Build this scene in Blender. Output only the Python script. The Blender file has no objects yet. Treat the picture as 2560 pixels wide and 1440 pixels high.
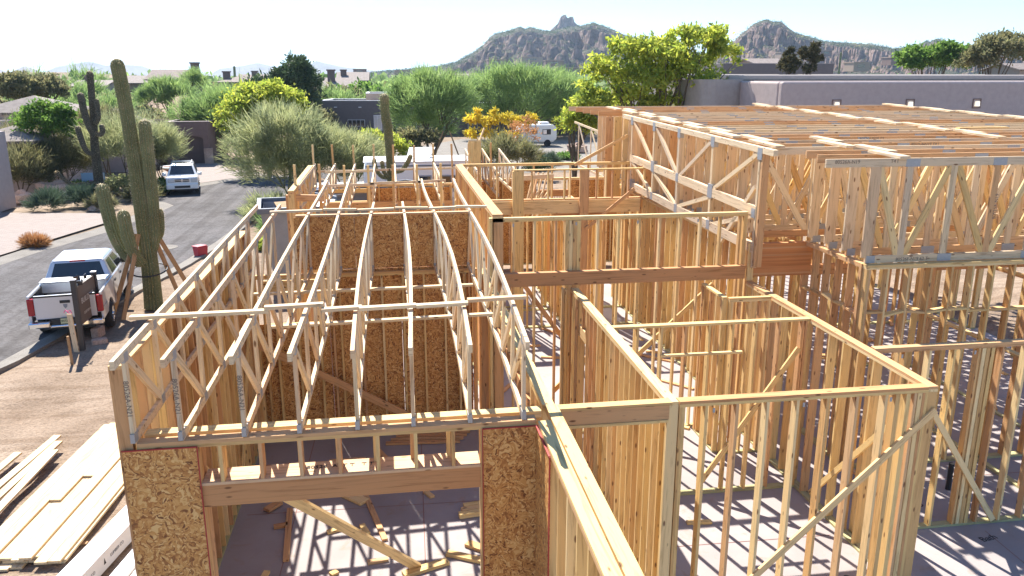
import bpy, bmesh, math, random
import numpy as np
from mathutils import Vector, Matrix
random.seed(7); rng = np.random.default_rng(11)
SC = bpy.context.scene; COL = SC.collection
# ------------------------------------------------------------------ camera, world, sun, exposure
FPX, HOR, VPX, CAMZ = 2000.0, 190.0, 975.0, 7.0       # focal length / horizon / house vanishing point in 2560x1440 px
PITCH = math.atan((720 - HOR) / FPX)
AZ = -math.atan((VPX - 1280) / (FPX / math.cos(PITCH)))
FW = Vector((math.sin(AZ) * math.cos(PITCH), math.cos(AZ) * math.cos(PITCH), -math.sin(PITCH)))
RT = Vector((math.cos(AZ), -math.sin(AZ), 0)); UP = RT.cross(FW)
cam = bpy.data.objects.new('camera', bpy.data.cameras.new('camera')); COL.objects.link(cam)
m = Matrix((RT, UP, -FW)).transposed().to_4x4(); m.translation = (0, 0, CAMZ); cam.matrix_world = m
cam.data.sensor_width = 36; cam.data.lens = 36 * FPX / 2560; cam.data.clip_start = .1; cam.data.clip_end = 30000
SC.camera = cam
SUN_EL, SUN_AZ = math.radians(49), math.radians(-16)    # azimuth measured from +Y towards +X
w = bpy.data.worlds.new('World'); SC.world = w; w.use_nodes = True
wn = w.node_tree.nodes; sky = wn.new('ShaderNodeTexSky'); sky.sky_type = 'NISHITA'; sky.sun_disc = False
sky.sun_elevation = SUN_EL; sky.sun_rotation = SUN_AZ; sky.air_density = 1.0; sky.dust_density = 0.0; sky.ozone_density = 8.0; sky.altitude = 700
w.node_tree.links.new(sky.outputs[0], wn['Background'].inputs[0]); wn['Background'].inputs[1].default_value = .09
sl = bpy.data.lights.new('sun', 'SUN'); sl.energy = 5.0; sl.angle = math.radians(.5); sl.color = (1, .95, .87)
so = bpy.data.objects.new('sun', sl); COL.objects.link(so)
sd = Vector((math.sin(SUN_AZ) * math.cos(SUN_EL), math.cos(SUN_AZ) * math.cos(SUN_EL), math.sin(SUN_EL)))
so.rotation_euler = sd.to_track_quat('Z', 'Y').to_euler(); so.location = (-10, 20, 40)
SC.view_settings.view_transform = 'Standard'; SC.view_settings.look = 'None'; SC.view_settings.gamma = 1
SC.view_settings.exposure = 1.4
SC.cycles.max_bounces = 9; SC.cycles.diffuse_bounces = 6; SC.cycles.transparent_max_bounces = 16; SC.cycles.volume_bounces = 0
G0 = -.15                                              # lot and street level; the slab top is z = 0

def ray(px, py): return FW + RT * ((px - 1280) / FPX) - UP * ((py - 720) / FPX)
def at(px, Y, py=300):                                 # X of the ground point seen in column px at depth Y
    d = ray(px, py); return d.x * Y / d.y
def onz(px, py, z=G0):
    d = ray(px, py); t = (z - CAMZ) / d.z; return Vector((d.x * t, d.y * t, z))
def zat(px, py, Y):
    d = ray(px, py); return CAMZ + d.z * Y / d.y

# ------------------------------------------------------------------ objects
def tag(o, label=None, cat=None, group=None, kind=None):
    if label: o['label'] = label
    if cat: o['category'] = cat
    if group: o['group'] = group
    if kind: o['kind'] = kind
    return o
def thing(name, label, cat, loc=(0, 0, 0), rz=0, group=None):
    o = bpy.data.objects.new(name, None); COL.objects.link(o); o.location = loc; o.rotation_euler = (0, 0, rz)
    o.empty_display_size = .2
    return tag(o, label, cat, group)
def link(name, me, mat, parent=None, mw=None):
    o = bpy.data.objects.new(name, me); COL.objects.link(o)
    if mat and not len(me.materials):
        for q in (mat if isinstance(mat, (list, tuple)) else [mat]): me.materials.append(q)
    if parent: o.parent = parent
    if mw is not None: o.matrix_local = mw
    return o
def copy_tree(o, parent=None):
    c = o.copy(); COL.objects.link(c); c.parent = parent
    for ch in list(o.children): copy_tree(ch, c)
    return c
class MB:
    def __init__(s): s.v = []; s.f = []; s.m = []; s.sm = []
    def add(s, vs, fs, mi=0, smooth=False):
        b = len(s.v); s.v += [tuple(v) for v in vs]; s.f += [tuple(b + i for i in f) for f in fs]
        s.m += [mi] * len(fs); s.sm += [smooth] * len(fs); return s
    def box(s, a, b, mi=0, M=None):
        x0, y0, z0 = a; x1, y1, z1 = b
        vs = [Vector(q) for q in ((x0,y0,z0),(x1,y0,z0),(x1,y1,z0),(x0,y1,z0),(x0,y0,z1),(x1,y0,z1),(x1,y1,z1),(x0,y1,z1))]
        if M: vs = [M @ v for v in vs]
        return s.add(vs, [(0,3,2,1),(4,5,6,7),(0,1,5,4),(1,2,6,5),(2,3,7,6),(3,0,4,7)], mi)
    def prism(s, poly, y0, y1, mi=0, axis='y', smooth=False):   # polygon in (x,z) extruded along y (or in (y,z) along x, or (x,y) along z)
        n = len(poly)
        def P(a, b, c): return {'y': (a, c, b), 'x': (c, a, b), 'z': (a, b, c)}[axis]
        vs = [P(a, b, y0) for a, b in poly] + [P(a, b, y1) for a, b in poly]
        fs = [tuple(range(n)), tuple(range(2 * n - 1, n - 1, -1))]
        s.add(vs, fs, mi); b = len(s.v) - 2 * n
        s.f += [(b + (i + 1) % n, b + i, b + n + i, b + n + (i + 1) % n) for i in range(n)]; s.m += [mi] * n; s.sm += [smooth] * n
        return s
    def tube(s, pts, rs, n=8, mi=0, smooth=True, cap=True, ribs=0, rib=0.0):
        pts = [Vector(p) for p in pts]; rings = []
        N = n if not ribs else ribs * 2
        prev = None
        for i, p in enumerate(pts):
            t = (pts[min(i + 1, len(pts) - 1)] - pts[max(i - 1, 0)]).normalized()
            if prev is None:
                a = t.cross(Vector((0, 1, 0)) if abs(t.y) < .9 else Vector((1, 0, 0))).normalized()
            else:
                a = (prev - t * prev.dot(t)).normalized()
            prev = a; b = t.cross(a)
            rings.append([p + (a * math.cos(q) + b * math.sin(q)) * rs[i] * (1 - (rib if ribs and k % 2 else 0)) for k, q in enumerate(2 * math.pi * k / N for k in range(N))])
        vs = [v for r in rings for v in r]
        fs = [(i * N + k, i * N + (k + 1) % N, (i + 1) * N + (k + 1) % N, (i + 1) * N + k) for i in range(len(pts) - 1) for k in range(N)]
        s.add(vs, fs, mi, smooth)
        if cap: s.add(rings[0], [tuple(range(N))[::-1]], mi); s.add(rings[-1], [tuple(range(N))], mi)
        return s
    def cyl(s, c, r, h, n=24, axis='z', mi=0, r2=None):
        d = {'x': Vector((1,0,0)), 'y': Vector((0,1,0)), 'z': Vector((0,0,1))}[axis]
        return s.tube([Vector(c), Vector(c) + d * h], [r, r if r2 is None else r2], n, mi, smooth=n > 10)
    def mesh(s, name='mesh'):
        me = bpy.data.meshes.new(name); me.from_pydata(s.v, [], s.f)
        me.polygons.foreach_set('material_index', s.m); me.polygons.foreach_set('use_smooth', s.sm); me.update(); return me
    def obj(s, name, mat, parent=None, mw=None):
        return link(name, s.mesh(name), mat, parent, mw)
def qmesh(name, verts, n=4):                            # verts: (k*n,3) array, k separate polygons of n corners
    me = bpy.data.meshes.new(name); k = len(verts) // n
    me.vertices.add(len(verts)); me.vertices.foreach_set('co', np.asarray(verts, dtype=np.float32).ravel())
    me.loops.add(k * n); me.loops.foreach_set('vertex_index', np.arange(k * n, dtype=np.int32))
    me.polygons.add(k); me.polygons.foreach_set('loop_start', np.arange(0, k * n, n, dtype=np.int32))
    me.update(calc_edges=True); return me
_cache = {}
def boxmesh(L, a, b, bev=.003):                         # board with local x along its length, centred
    key = (round(L, 3), round(a, 3), round(b, 3), bev)
    if key not in _cache:
        mb = MB().box((-L / 2, -a / 2, -b / 2), (L / 2, a / 2, b / 2)); me = mb.mesh('board')
        _cache[key] = me
    return _cache[key].copy()
def board(name, p0, p1, a, b, mat, parent=None, up=(0, 0, 1), shared=False):
    """straight timber from p0 to p1; b is the size along `up`, a the size across"""
    p0 = Vector(p0); p1 = Vector(p1); d = p1 - p0; L = d.length; x = d / L
    u = Vector(up); u = (u - x * u.dot(x)); u = u.normalized() if u.length > 1e-4 else Vector((1, 0, 0)); y = u.cross(x)
    M = Matrix((x, y, u)).transposed().to_4x4(); M.translation = (p0 + p1) / 2
    if parent is not None: M = Matrix.Translation(-Vector(parent.location)) @ M
    return link(name, boxmesh(L, a, b), mat, parent, M)
def bowed(name, pts, a, b, mat, parent=None):           # timber swept along a slightly bent line, b is vertical
    off = Vector(parent.location) if parent is not None else Vector()
    pts = [Vector(p) - off for p in pts]; mb = MB(); vs = []
    for i, p in enumerate(pts):
        t = (pts[min(i + 1, len(pts) - 1)] - pts[max(i - 1, 0)]).normalized(); s = t.cross(Vector((0, 0, 1))).normalized() * a / 2; u = s.cross(t).normalized() * b / 2
        vs += [p - s - u, p + s - u, p + s + u, p - s + u]
    fs = [(4*i+k, 4*i+4+k, 4*i+4+(k+1)%4, 4*i+(k+1)%4) for i in range(len(pts)-1) for k in range(4)] + [(0,1,2,3), tuple(4*(len(pts)-1)+k for k in (3,2,1,0))]
    mb.add(vs, fs); return mb.obj(name, mat, parent)
def text_mesh(txt, size, depth=.002):
    cu = bpy.data.curves.new('lettering', 'FONT'); cu.body = txt; cu.size = size; cu.extrude = depth; cu.align_x = 'CENTER'; cu.align_y = 'CENTER'
    o = bpy.data.objects.new('lettering', cu); COL.objects.link(o); dg = bpy.context.evaluated_depsgraph_get()
    me = bpy.data.meshes.new_from_object(o.evaluated_get(dg)); bpy.data.objects.remove(o); bpy.data.curves.remove(cu); me.materials.clear(); return me
def lettering(txt, size, pos, xdir, ydir, mat, parent, name='lettering'):
    x = Vector(xdir).normalized(); y = Vector(ydir).normalized(); z = x.cross(y)
    M = Matrix((x, y, z)).transposed().to_4x4(); M.translation = Vector(pos)
    return link(name, text_mesh(txt, size), mat, parent, M)
def ordinal(n):
    return ['first','second','third','fourth','fifth','sixth','seventh','eighth','ninth','tenth','eleventh','twelfth','thirteenth','fourteenth','fifteenth','sixteenth','seventeenth','eighteenth','nineteenth','twentieth','twenty-first','twenty-second','twenty-third','twenty-fourth','twenty-fifth','twenty-sixth'][n]

# ------------------------------------------------------------------ materials
def new_mat(name):
    m = bpy.data.materials.new(name); m.use_nodes = True; nt = m.node_tree
    return m, nt, nt.nodes['Principled BSDF']
def N(nt, t, **kw):
    n = nt.nodes.new('ShaderNode' + t)
    for k, v in kw.items():
        if hasattr(n, k): setattr(n, k, v)
        else: n.inputs[k].default_value = v
    return n
def ramp(nt, stops, fac=None):
    r = nt.nodes.new('ShaderNodeValToRGB'); e = r.color_ramp.elements
    while len(e) > 1: e.remove(e[-1])
    for i, (p, c) in enumerate(stops):
        q = e[0] if i == 0 else e.new(p); q.position = p; q.color = (*c, 1)
    if fac is not None: nt.links.new(fac, r.inputs[0])
    return r
def mix(nt, f, a, b, mode='MIX'):
    n = nt.nodes.new('ShaderNodeMix'); n.data_type = 'RGBA'; n.blend_type = mode
    for s, v in ((0, f), (6, a), (7, b)):
        if isinstance(v, (int, float)): n.inputs[s].default_value = v
        elif isinstance(v, tuple): n.inputs[s].default_value = (*v, 1)
        else: nt.links.new(v, n.inputs[s])
    return n.outputs[2]
def coords(nt, scale=(1, 1, 1), kind='Object', rot=(0, 0, 0)):
    t = nt.nodes.new('ShaderNodeTexCoord'); mp = nt.nodes.new('ShaderNodeMapping')
    nt.links.new(t.outputs[kind], mp.inputs[0]); mp.inputs[3].default_value = scale; mp.inputs[2].default_value = rot; return mp.outputs[0]
def bump(nt, h, p, strength=.3, dist=.01):
    b = nt.nodes.new('ShaderNodeBump'); b.inputs['Strength'].default_value = strength; b.inputs['Distance'].default_value = dist
    nt.links.new(h, b.inputs['Height']); nt.links.new(b.outputs[0], p.inputs['Normal'])
def wood(name, cols, rough=.75, sc=(1.2, 16, 16), knots=True):
    m, nt, p = new_mat(name); L = nt.links
    oi = nt.nodes.new('ShaderNodeObjectInfo'); tc = nt.nodes.new('ShaderNodeTexCoord')
    ad = N(nt, 'VectorMath', operation='MULTIPLY_ADD'); L.new(oi.outputs['Random'], ad.inputs[0]); ad.inputs[1].default_value = (37, 23, 51); L.new(tc.outputs['Object'], ad.inputs[2])
    mp = nt.nodes.new('ShaderNodeMapping'); L.new(ad.outputs[0], mp.inputs[0]); mp.inputs[3].default_value = sc
    n1 = N(nt, 'TexNoise', Scale=1.0, Detail=4.0, Roughness=.6, Distortion=1.2); L.new(mp.outputs[0], n1.inputs[0])
    base = ramp(nt, [(i / (len(cols) - 1), c) for i, c in enumerate(cols)], oi.outputs['Random'])
    grain = ramp(nt, [(.3, (.66, .6, .55)), (.5, (1, 1, 1)), (.75, (1.05, 1.02, .97))], n1.outputs[0])
    col = mix(nt, 1.0, base.outputs[0], grain.outputs[0], 'MULTIPLY')
    if knots:
        mp2 = nt.nodes.new('ShaderNodeMapping'); L.new(ad.outputs[0], mp2.inputs[0]); mp2.inputs[3].default_value = (3.2, 9, 9)
        vo = N(nt, 'TexVoronoi', Scale=1.0); L.new(mp2.outputs[0], vo.inputs[0])
        kr = ramp(nt, [(0, (1, 1, 1)), (.1, (.8, .8, .8)), (.16, (0, 0, 0))], vo.outputs['Distance'])
        col = mix(nt, kr.outputs[0], col, (.16, .07, .03))
    L.new(col, p.inputs['Base Color']); p.inputs['Roughness'].default_value = rough; p.inputs['Specular IOR Level'].default_value = .25
    bump(nt, n1.outputs[0], p, .15, .004)
    return m
M = {}
M['stud'] = wood('stud_pine', [(.72, .50, .21), (.77, .55, .24), (.68, .45, .18), (.80, .61, .32), (.74, .51, .22), (.60, .37, .15), (.66, .40, .17), (.78, .58, .30)])
M['fir'] = wood('douglas_fir', [(.60, .34, .16), (.64, .39, .19), (.57, .30, .13), (.64, .42, .22)])
M['truss'] = wood('truss_spruce', [(.66, .51, .32), (.72, .55, .33), (.60, .46, .31), (.74, .59, .38), (.64, .43, .25)])
M['glulam'] = wood('glulam_fir', [(.50, .25, .11), (.54, .28, .12)], sc=(.8, 10, 22))
M['treated'] = wood('treated_pine', [(.42, .40, .20), (.46, .42, .22)])
M['stake'] = wood('weathered_wood', [(.40, .24, .12), (.45, .28, .14)])
def lam():
    m, nt, p = new_mat('laminated_beam'); L = nt.links
    c = coords(nt, (.7, 9, 30)); n1 = N(nt, 'TexNoise', Scale=1.0, Detail=4.0); L.new(c, n1.inputs[0])
    c2 = coords(nt); sp = nt.nodes.new('ShaderNodeSeparateXYZ'); L.new(c2, sp.inputs[0])
    ly = N(nt, 'Math', operation='MULTIPLY'); L.new(sp.outputs[2], ly.inputs[0]); ly.inputs[1].default_value = 1 / .037
    fl = N(nt, 'Math', operation='FLOOR'); L.new(ly.outputs[0], fl.inputs[0]); wn_ = N(nt, 'TexWhiteNoise', noise_dimensions='1D'); L.new(fl.outputs[0], wn_.inputs['W'])
    r = ramp(nt, [(0, (.55, .22, .07)), (.6, (.60, .26, .09)), (.8, (.52, .21, .07)), (1, (.68, .42, .2))], wn_.outputs[0])
    g = ramp(nt, [(.3, (.75, .7, .66)), (.55, (1, 1, 1))], n1.outputs[0])
    L.new(mix(nt, 1.0, r.outputs[0], g.outputs[0], 'MULTIPLY'), p.inputs['Base Color']); p.inputs['Roughness'].default_value = .7
    return m
M['lam'] = lam()
def osb():
    m, nt, p = new_mat('osb_board'); L = nt.links
    tc = nt.nodes.new('ShaderNodeTexCoord'); oi = nt.nodes.new('ShaderNodeObjectInfo')
    ad = N(nt, 'VectorMath', operation='MULTIPLY_ADD'); L.new(oi.outputs['Random'], ad.inputs[0]); ad.inputs[1].default_value = (13, 29, 17); L.new(tc.outputs['Object'], ad.inputs[2])
    wa = N(nt, 'TexNoise', Scale=5.0, Detail=2.0); L.new(ad.outputs[0], wa.inputs[0])
    mx = N(nt, 'VectorMath', operation='MULTIPLY_ADD'); L.new(wa.outputs['Color'], mx.inputs[0]); mx.inputs[1].default_value = (.35, .35, .35); L.new(ad.outputs[0], mx.inputs[2])
    cols = []
    for rot, sc in (((.6, .5, .4), (11, 32, 50)), ((-.7, -.4, 1.1), (32, 12, 36)), ((.2, 1.2, -.5), (46, 36, 13))):
        mp = nt.nodes.new('ShaderNodeMapping'); L.new(mx.outputs[0], mp.inputs[0]); mp.inputs[2].default_value = rot; mp.inputs[3].default_value = sc
        vo = N(nt, 'TexVoronoi', Scale=1.0); L.new(mp.outputs[0], vo.inputs[0]); cols.append(vo)
    nm = N(nt, 'TexNoise', Scale=17.0, Detail=1.0); L.new(ad.outputs[0], nm.inputs[0])
    st = ramp(nt, [(.47, (0, 0, 0)), (.53, (1, 1, 1))], nm.outputs[0])
    nm2 = N(nt, 'TexNoise', Scale=14.0, Detail=1.0); L.new(mx.outputs[0], nm2.inputs[0])
    st2 = ramp(nt, [(.5, (0, 0, 0)), (.56, (1, 1, 1))], nm2.outputs[0])
    v = mix(nt, st2.outputs[0], mix(nt, st.outputs[0], cols[0].outputs['Color'], cols[1].outputs['Color']), cols[2].outputs['Color'])
    bw = nt.nodes.new('ShaderNodeRGBToBW'); L.new(v, bw.inputs[0])
    r = ramp(nt, [(.12, (.16, .05, .012)), (.3, (.38, .15, .036)), (.45, (.52, .24, .06)), (.6, (.58, .29, .08)), (.85, (.72, .45, .17))], bw.outputs[0])
    L.new(r.outputs[0], p.inputs['Base Color']); p.inputs['Roughness'].default_value = .6; bump(nt, bw.outputs[0], p, .3, .004); return m
M['osb'] = osb()
def plain(name, col, rough=.6, metal=0., noise=0., nscale=6., bmp=0., spec=.5, coat=0.):
    m, nt, p = new_mat(name)
    p.inputs['Base Color'].default_value = (*col, 1); p.inputs['Roughness'].default_value = rough; p.inputs['Metallic'].default_value = metal; p.inputs['Specular IOR Level'].default_value = spec
    if coat: p.inputs['Coat Weight'].default_value = coat
    if noise or bmp:
        c = coords(nt); n1 = N(nt, 'TexNoise', Scale=nscale, Detail=6.0, Roughness=.65); nt.links.new(c, n1.inputs[0])
        if noise:
            r = ramp(nt, [(.25, tuple(q * (1 - noise) for q in col)), (.75, tuple(min(1, q * (1 + noise)) for q in col))], n1.outputs[0]); nt.links.new(r.outputs[0], p.inputs['Base Color'])
        if bmp: bump(nt, n1.outputs[0], p, bmp, .02)
    return m
M['plate'] = plain('galvanised_plate', (.36, .37, .38), .55, .5, .12, 40)
M['ink'] = plain('black_ink', (.03, .025, .025), .8)
M['rededge'] = plain('red_edge_sealer', (.38, .04, .03), .7)
def ground_mat(name, stops, sc, bmp=.4, detail_stops=None):
    m, nt, p = new_mat(name); c = coords(nt)
    n1 = N(nt, 'TexNoise', Scale=sc, Detail=9.0, Roughness=.62); nt.links.new(c, n1.inputs[0])
    n2 = N(nt, 'TexNoise', Scale=sc * 30, Detail=4.0, Roughness=.7); nt.links.new(c, n2.inputs[0])
    r = ramp(nt, stops, n1.outputs[0]); r2 = ramp(nt, detail_stops or [(.3, (.62, .6, .58)), (.55, (1, 1, 1)), (.8, (1.15, 1.12, 1.1))], n2.outputs[0])
    nt.links.new(mix(nt, 1.0, r.outputs[0], r2.outputs[0], 'MULTIPLY'), p.inputs['Base Color']); p.inputs['Roughness'].default_value = .95; p.inputs['Specular IOR Level'].default_value = .1
    ad = N(nt, 'Math', operation='ADD'); nt.links.new(n1.outputs[0], ad.inputs[0]); nt.links.new(n2.outputs[0], ad.inputs[1]); bump(nt, ad.outputs[0], p, bmp, .06); m['mul'] = 1; return m
M['dirt'] = ground_mat('lot_dirt', [(.3, (0.245, 0.178, 0.127)), (.5, (0.315, 0.237, 0.174)), (.7, (0.39, 0.30, 0.225))], .55, .8)
def tracks(m, rot, sc, dark, lo, hi):                      # drag marks / tyre tracks: a stretched noise multiplied over the colour
    nt = m.node_tree; p = nt.nodes['Principled BSDF']; src = p.inputs['Base Color'].links[0].from_socket; c = coords(nt, sc, 'Object', (0, 0, rot))
    n = N(nt, 'TexNoise', Scale=1.0, Detail=3.0); nt.links.new(c, n.inputs[0]); r = ramp(nt, [(lo, dark), (hi, (1, 1, 1))], n.outputs[0]); nt.links.new(mix(nt, 1., src, r.outputs[0], 'MULTIPLY'), p.inputs['Base Color'])
tracks(M['dirt'], .35, (.3, 3.2, 1), (.8, .77, .74), .36, .52)
M['desert'] = ground_mat('desert_soil', [(.3, (0.165, 0.128, 0.090)), (.5, (0.255, 0.195, 0.143)), (.7, (0.330, 0.255, 0.188))], .05)
M['gravel'] = ground_mat('granite_gravel', [(.3, (0.281, 0.198, 0.142)), (.6, (0.446, 0.330, 0.236))], 1.5, .8)
M['asphalt'] = ground_mat('asphalt', [(.3, (0.114, 0.107, 0.106)), (.5, (0.136, 0.128, 0.127)), (.75, (0.163, 0.151, 0.149))], .35, .15)
M['kerb'] = ground_mat('kerb_concrete', [(.3, (0.211, 0.194, 0.172)), (.7, (0.277, 0.255, 0.227))], 1.2, .15)
tracks(M['asphalt'], .15, (2.2, .06, 1), (.78, .77, .76), .38, .56); tracks(M['asphalt'], 0, (.9, .9, 1), (.86, .85, .84), .4, .5)
def slab_mat():
    m, nt, p = new_mat('slab_concrete'); c = coords(nt); L = nt.links
    n1 = N(nt, 'TexNoise', Scale=.7, Detail=8.0, Roughness=.6); L.new(c, n1.inputs[0])
    n2 = N(nt, 'TexNoise', Scale=2.6, Detail=6.0, Roughness=.7, Distortion=.6); L.new(c, n2.inputs[0])
    r = ramp(nt, [(.3, (.275, .238, .226)), (.5, (.32, .28, .268)), (.7, (.355, .315, .302))], n1.outputs[0])
    dust = ramp(nt, [(.57, (0, 0, 0)), (.74, (.8, .8, .8))], n2.outputs[0])
    L.new(mix(nt, dust.outputs[0], r.outputs[0], (.30, .21, .15)), p.inputs['Base Color']); p.inputs['Roughness'].default_value = .75; p.inputs['Specular IOR Level'].default_value = .3
    bump(nt, n1.outputs[0], p, .05, .02); return m
M['slab'] = slab_mat()
def brick_mat(name, c1, c2, mortar, sc, ratio=(.22, .11), msize=.012, bmp=.3):
    m, nt, p = new_mat(name); c = coords(nt)
    b = N(nt, 'TexBrick', Scale=sc); b.inputs['Color1'].default_value = (*c1, 1); b.inputs['Color2'].default_value = (*c2, 1); b.inputs['Mortar'].default_value = (*mortar, 1)
    b.inputs['Mortar Size'].default_value = msize; b.inputs['Brick Width'].default_value = ratio[0]; b.inputs['Row Height'].default_value = ratio[1]
    nt.links.new(c, b.inputs[0]); nt.links.new(b.outputs[0], p.inputs['Base Color']); p.inputs['Roughness'].default_value = .9; return m
M['paver'] = brick_mat('pink_pavers', (0.233, 0.189, 0.167), (0.277, 0.227, 0.200), (0.167, 0.128, 0.106), 1.0, (.3, .15), .008)
def stucco(name, col, n=.1): return plain(name, col, .92, 0, n, 3.0, .35, .15)
M['stucco_mauve'] = stucco('mauve_stucco', (.44, .365, .34)); M['stucco_brown'] = stucco('brown_stucco', (.21, .145, .125)); M['stucco_dark'] = stucco('dark_grey_stucco', (.15, .135, .135))
M['stucco_tan'] = stucco('tan_stucco', (.36, .27, .21)); M['stucco_grey'] = stucco('grey_tan_stucco', (.36, .32, .29)); M['roofwhite'] = plain('white_roof_coating', (.72, .72, .72), .6, 0, .08, 2)
def tile_mat(name, a, b):
    m, nt, p = new_mat(name); c = coords(nt, kind='UV'); L = nt.links
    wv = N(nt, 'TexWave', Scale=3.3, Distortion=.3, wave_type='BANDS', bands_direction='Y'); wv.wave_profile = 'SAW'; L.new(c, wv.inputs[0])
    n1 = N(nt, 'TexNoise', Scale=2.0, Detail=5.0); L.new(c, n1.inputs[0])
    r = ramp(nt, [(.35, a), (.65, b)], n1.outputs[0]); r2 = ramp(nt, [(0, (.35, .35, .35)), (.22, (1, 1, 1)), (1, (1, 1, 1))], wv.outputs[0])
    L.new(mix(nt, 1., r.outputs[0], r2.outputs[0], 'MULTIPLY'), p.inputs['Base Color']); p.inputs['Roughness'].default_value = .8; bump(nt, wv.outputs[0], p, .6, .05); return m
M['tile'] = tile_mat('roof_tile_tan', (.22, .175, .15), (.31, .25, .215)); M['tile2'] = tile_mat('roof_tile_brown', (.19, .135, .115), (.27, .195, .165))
M['glass'] = plain('dark_glass', (.02, .025, .03), .06, 0, spec=.8); M['black'] = plain('black_plastic', (.02, .02, .022), .5); M['rubber'] = plain('tyre_rubber', (.025, .025, .027), .85)
M['paint_silver'] = plain('silver_car_paint', (.58, .59, .62), .28, .35, coat=.6); M['paint_white'] = plain('white_car_paint', (.78, .78, .77), .25, 0, coat=.6); M['chrome'] = plain('chrome', (.75, .75, .76), .12, 1.)
M['redlens'] = plain('red_lens', (.35, .01, .02), .2); M['lamp'] = plain('clear_lens', (.6, .62, .64), .1, .3); M['white'] = plain('white_panel', (.74, .74, .73), .45); M['grey'] = plain('grey_steel', (.27, .28, .30), .6, .2, .15, 3); M['darkblue'] = plain('blue_grey_steel', (.13, .15, .18), .55, .1, .15, 3)
M['wrap'] = plain('white_lumber_wrap', (.78, .79, .8), .35, 0, .04, 3); M['lvl'] = wood('lvl_face', [(.72, .60, .42), (.75, .64, .46)], knots=False)
M['red'] = plain('red_plastic', (.45, .03, .05), .5); M['terracotta'] = plain('terracotta', (.33, .16, .11), .8); M['signbrown'] = plain('dark_bronze_paint', (.045, .038, .035), .55)
M['rock'] = ground_mat('granite_rock', [(.3, (0.330, 0.225, 0.180)), (.5, (0.510, 0.375, 0.300)), (.7, (0.675, 0.525, 0.420))], .9, .6); M['iron'] = plain('black_iron', (0.030, 0.030, 0.030), .6); M['creme'] = plain('cream_fibreglass', (0.800, 0.800, 0.750), .4)
# ------------------------------------------------------------------ ground, slab, road
def sheet(name, poly, z, mat, kind='structure', thick=None):
    mb = MB()
    if thick: mb.prism(poly, z - thick, z, axis='z')
    else: mb.add([(x, y, z) for x, y in poly], [tuple(range(len(poly)))])
    return tag(mb.obj(name, mat), kind=kind)
def lot_ground():
    # one sheet: fine uneven grid near the house, out to the horizon
    xs = np.unique(np.concatenate([[-9000, -3000, -1200, -500, -200, -100, -60], np.arange(-30, 30.1, .5), [45, 70, 120, 250, 500, 1200, 3000, 9000]]))
    ys = np.unique(np.concatenate([[-300, -60, -20, 0], np.arange(2, 40.1, .5), np.arange(45, 160, 5), [200, 300, 450, 700, 1200, 3000, 9000, 12000]]))
    X, Y = np.meshgrid(xs, ys); nx, ny = len(xs), len(ys)
    Z = np.full_like(X, G0)
    road_r = np.interp(Y, [-300, 21, 28, 36.5, 46, 9000], [-25, -10.25, -9.3, -8.0, -7.6, -7.6])
    lot = (X > road_r + .8) & (X < 60) & (Y > 2) & (Y < 60)
    n = np.sin(X * 1.7 + 1.3 * np.sin(Y * .9)) * .02 + np.sin(Y * 2.3 + 2 * np.sin(X * .7)) * .02 + rng.normal(0, .012, X.shape)
    Z = Z + np.where(lot, n - .0, 0) - np.where((X > -3.2) & (X < 16.7) & (Y > 2.5) & (Y < 28.2), .06, 0)
    Z = Z - np.where((X < road_r + .5) & (Y < 80) & (X > -70), .06, 0)
    Z = Z + np.where((X > 17.3) & (X < 40) & (Y > 14) & (Y < 40), .35 * np.abs(np.sin(X * .5) * np.sin(Y * .37)), 0)   # spoil heaps at the back
    Z = Z + 1.5 * np.clip((np.hypot(X + 40, Y - 130) - 40) / 500, 0, 1) * 0
    vs = np.stack([X, Y, Z], -1).reshape(-1, 3)
    fs = [(j * nx + i, j * nx + i + 1, (j + 1) * nx + i + 1, (j + 1) * nx + i) for j in range(ny - 1) for i in range(nx - 1)]
    me = bpy.data.meshes.new('ground'); me.from_pydata(vs.tolist(), [], fs)
    me.materials.append(M['dirt']); me.materials.append(M['desert'])
    cx = [(vs[f[0]] + vs[f[2]]) / 2 for f in fs]
    me.polygons.foreach_set('material_index', [0 if (-12 < c[0] < 60 and 0 < c[1] < 60) else 1 for c in cx]); me.update()
    tag(link('ground', me, None), kind='structure')
lot_ground()
sheet('concrete_slab', [(-3.1, 3), (16.4, 3), (16.4, 27.9), (2.0, 27.9), (2.0, 25.4), (-2.7, 25.4), (-2.7, 15.6), (-3.1, 15.6)], 0, M['slab'], thick=.35)
rr = [(-26, -20), (-17, 5), (-12.3, 15), (-10.25, 21.2), (-9.95, 23), (-9.3, 27.9), (-8.5, 31.9), (-7.95, 36.5), (-7.7, 41), (-7.7, 46), (-6.8, 52), (-4, 56), (4, 59.5), (20, 62)]
ll = [(20, 73), (4, 68.5), (-5, 63), (-8.2, 60.2), (-10.8, 59.2), (-12.9, 56.0), (-14.3, 53.2), (-13.9, 50), (-12.5, 47.7), (-12.65, 45.4), (-13.5, 39.7), (-14.85, 35.4), (-15.35, 32.9), (-19, 24), (-26, 8), (-36, -20)]
sheet('road', rr + ll, G0 + .004, M['asphalt'])
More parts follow.
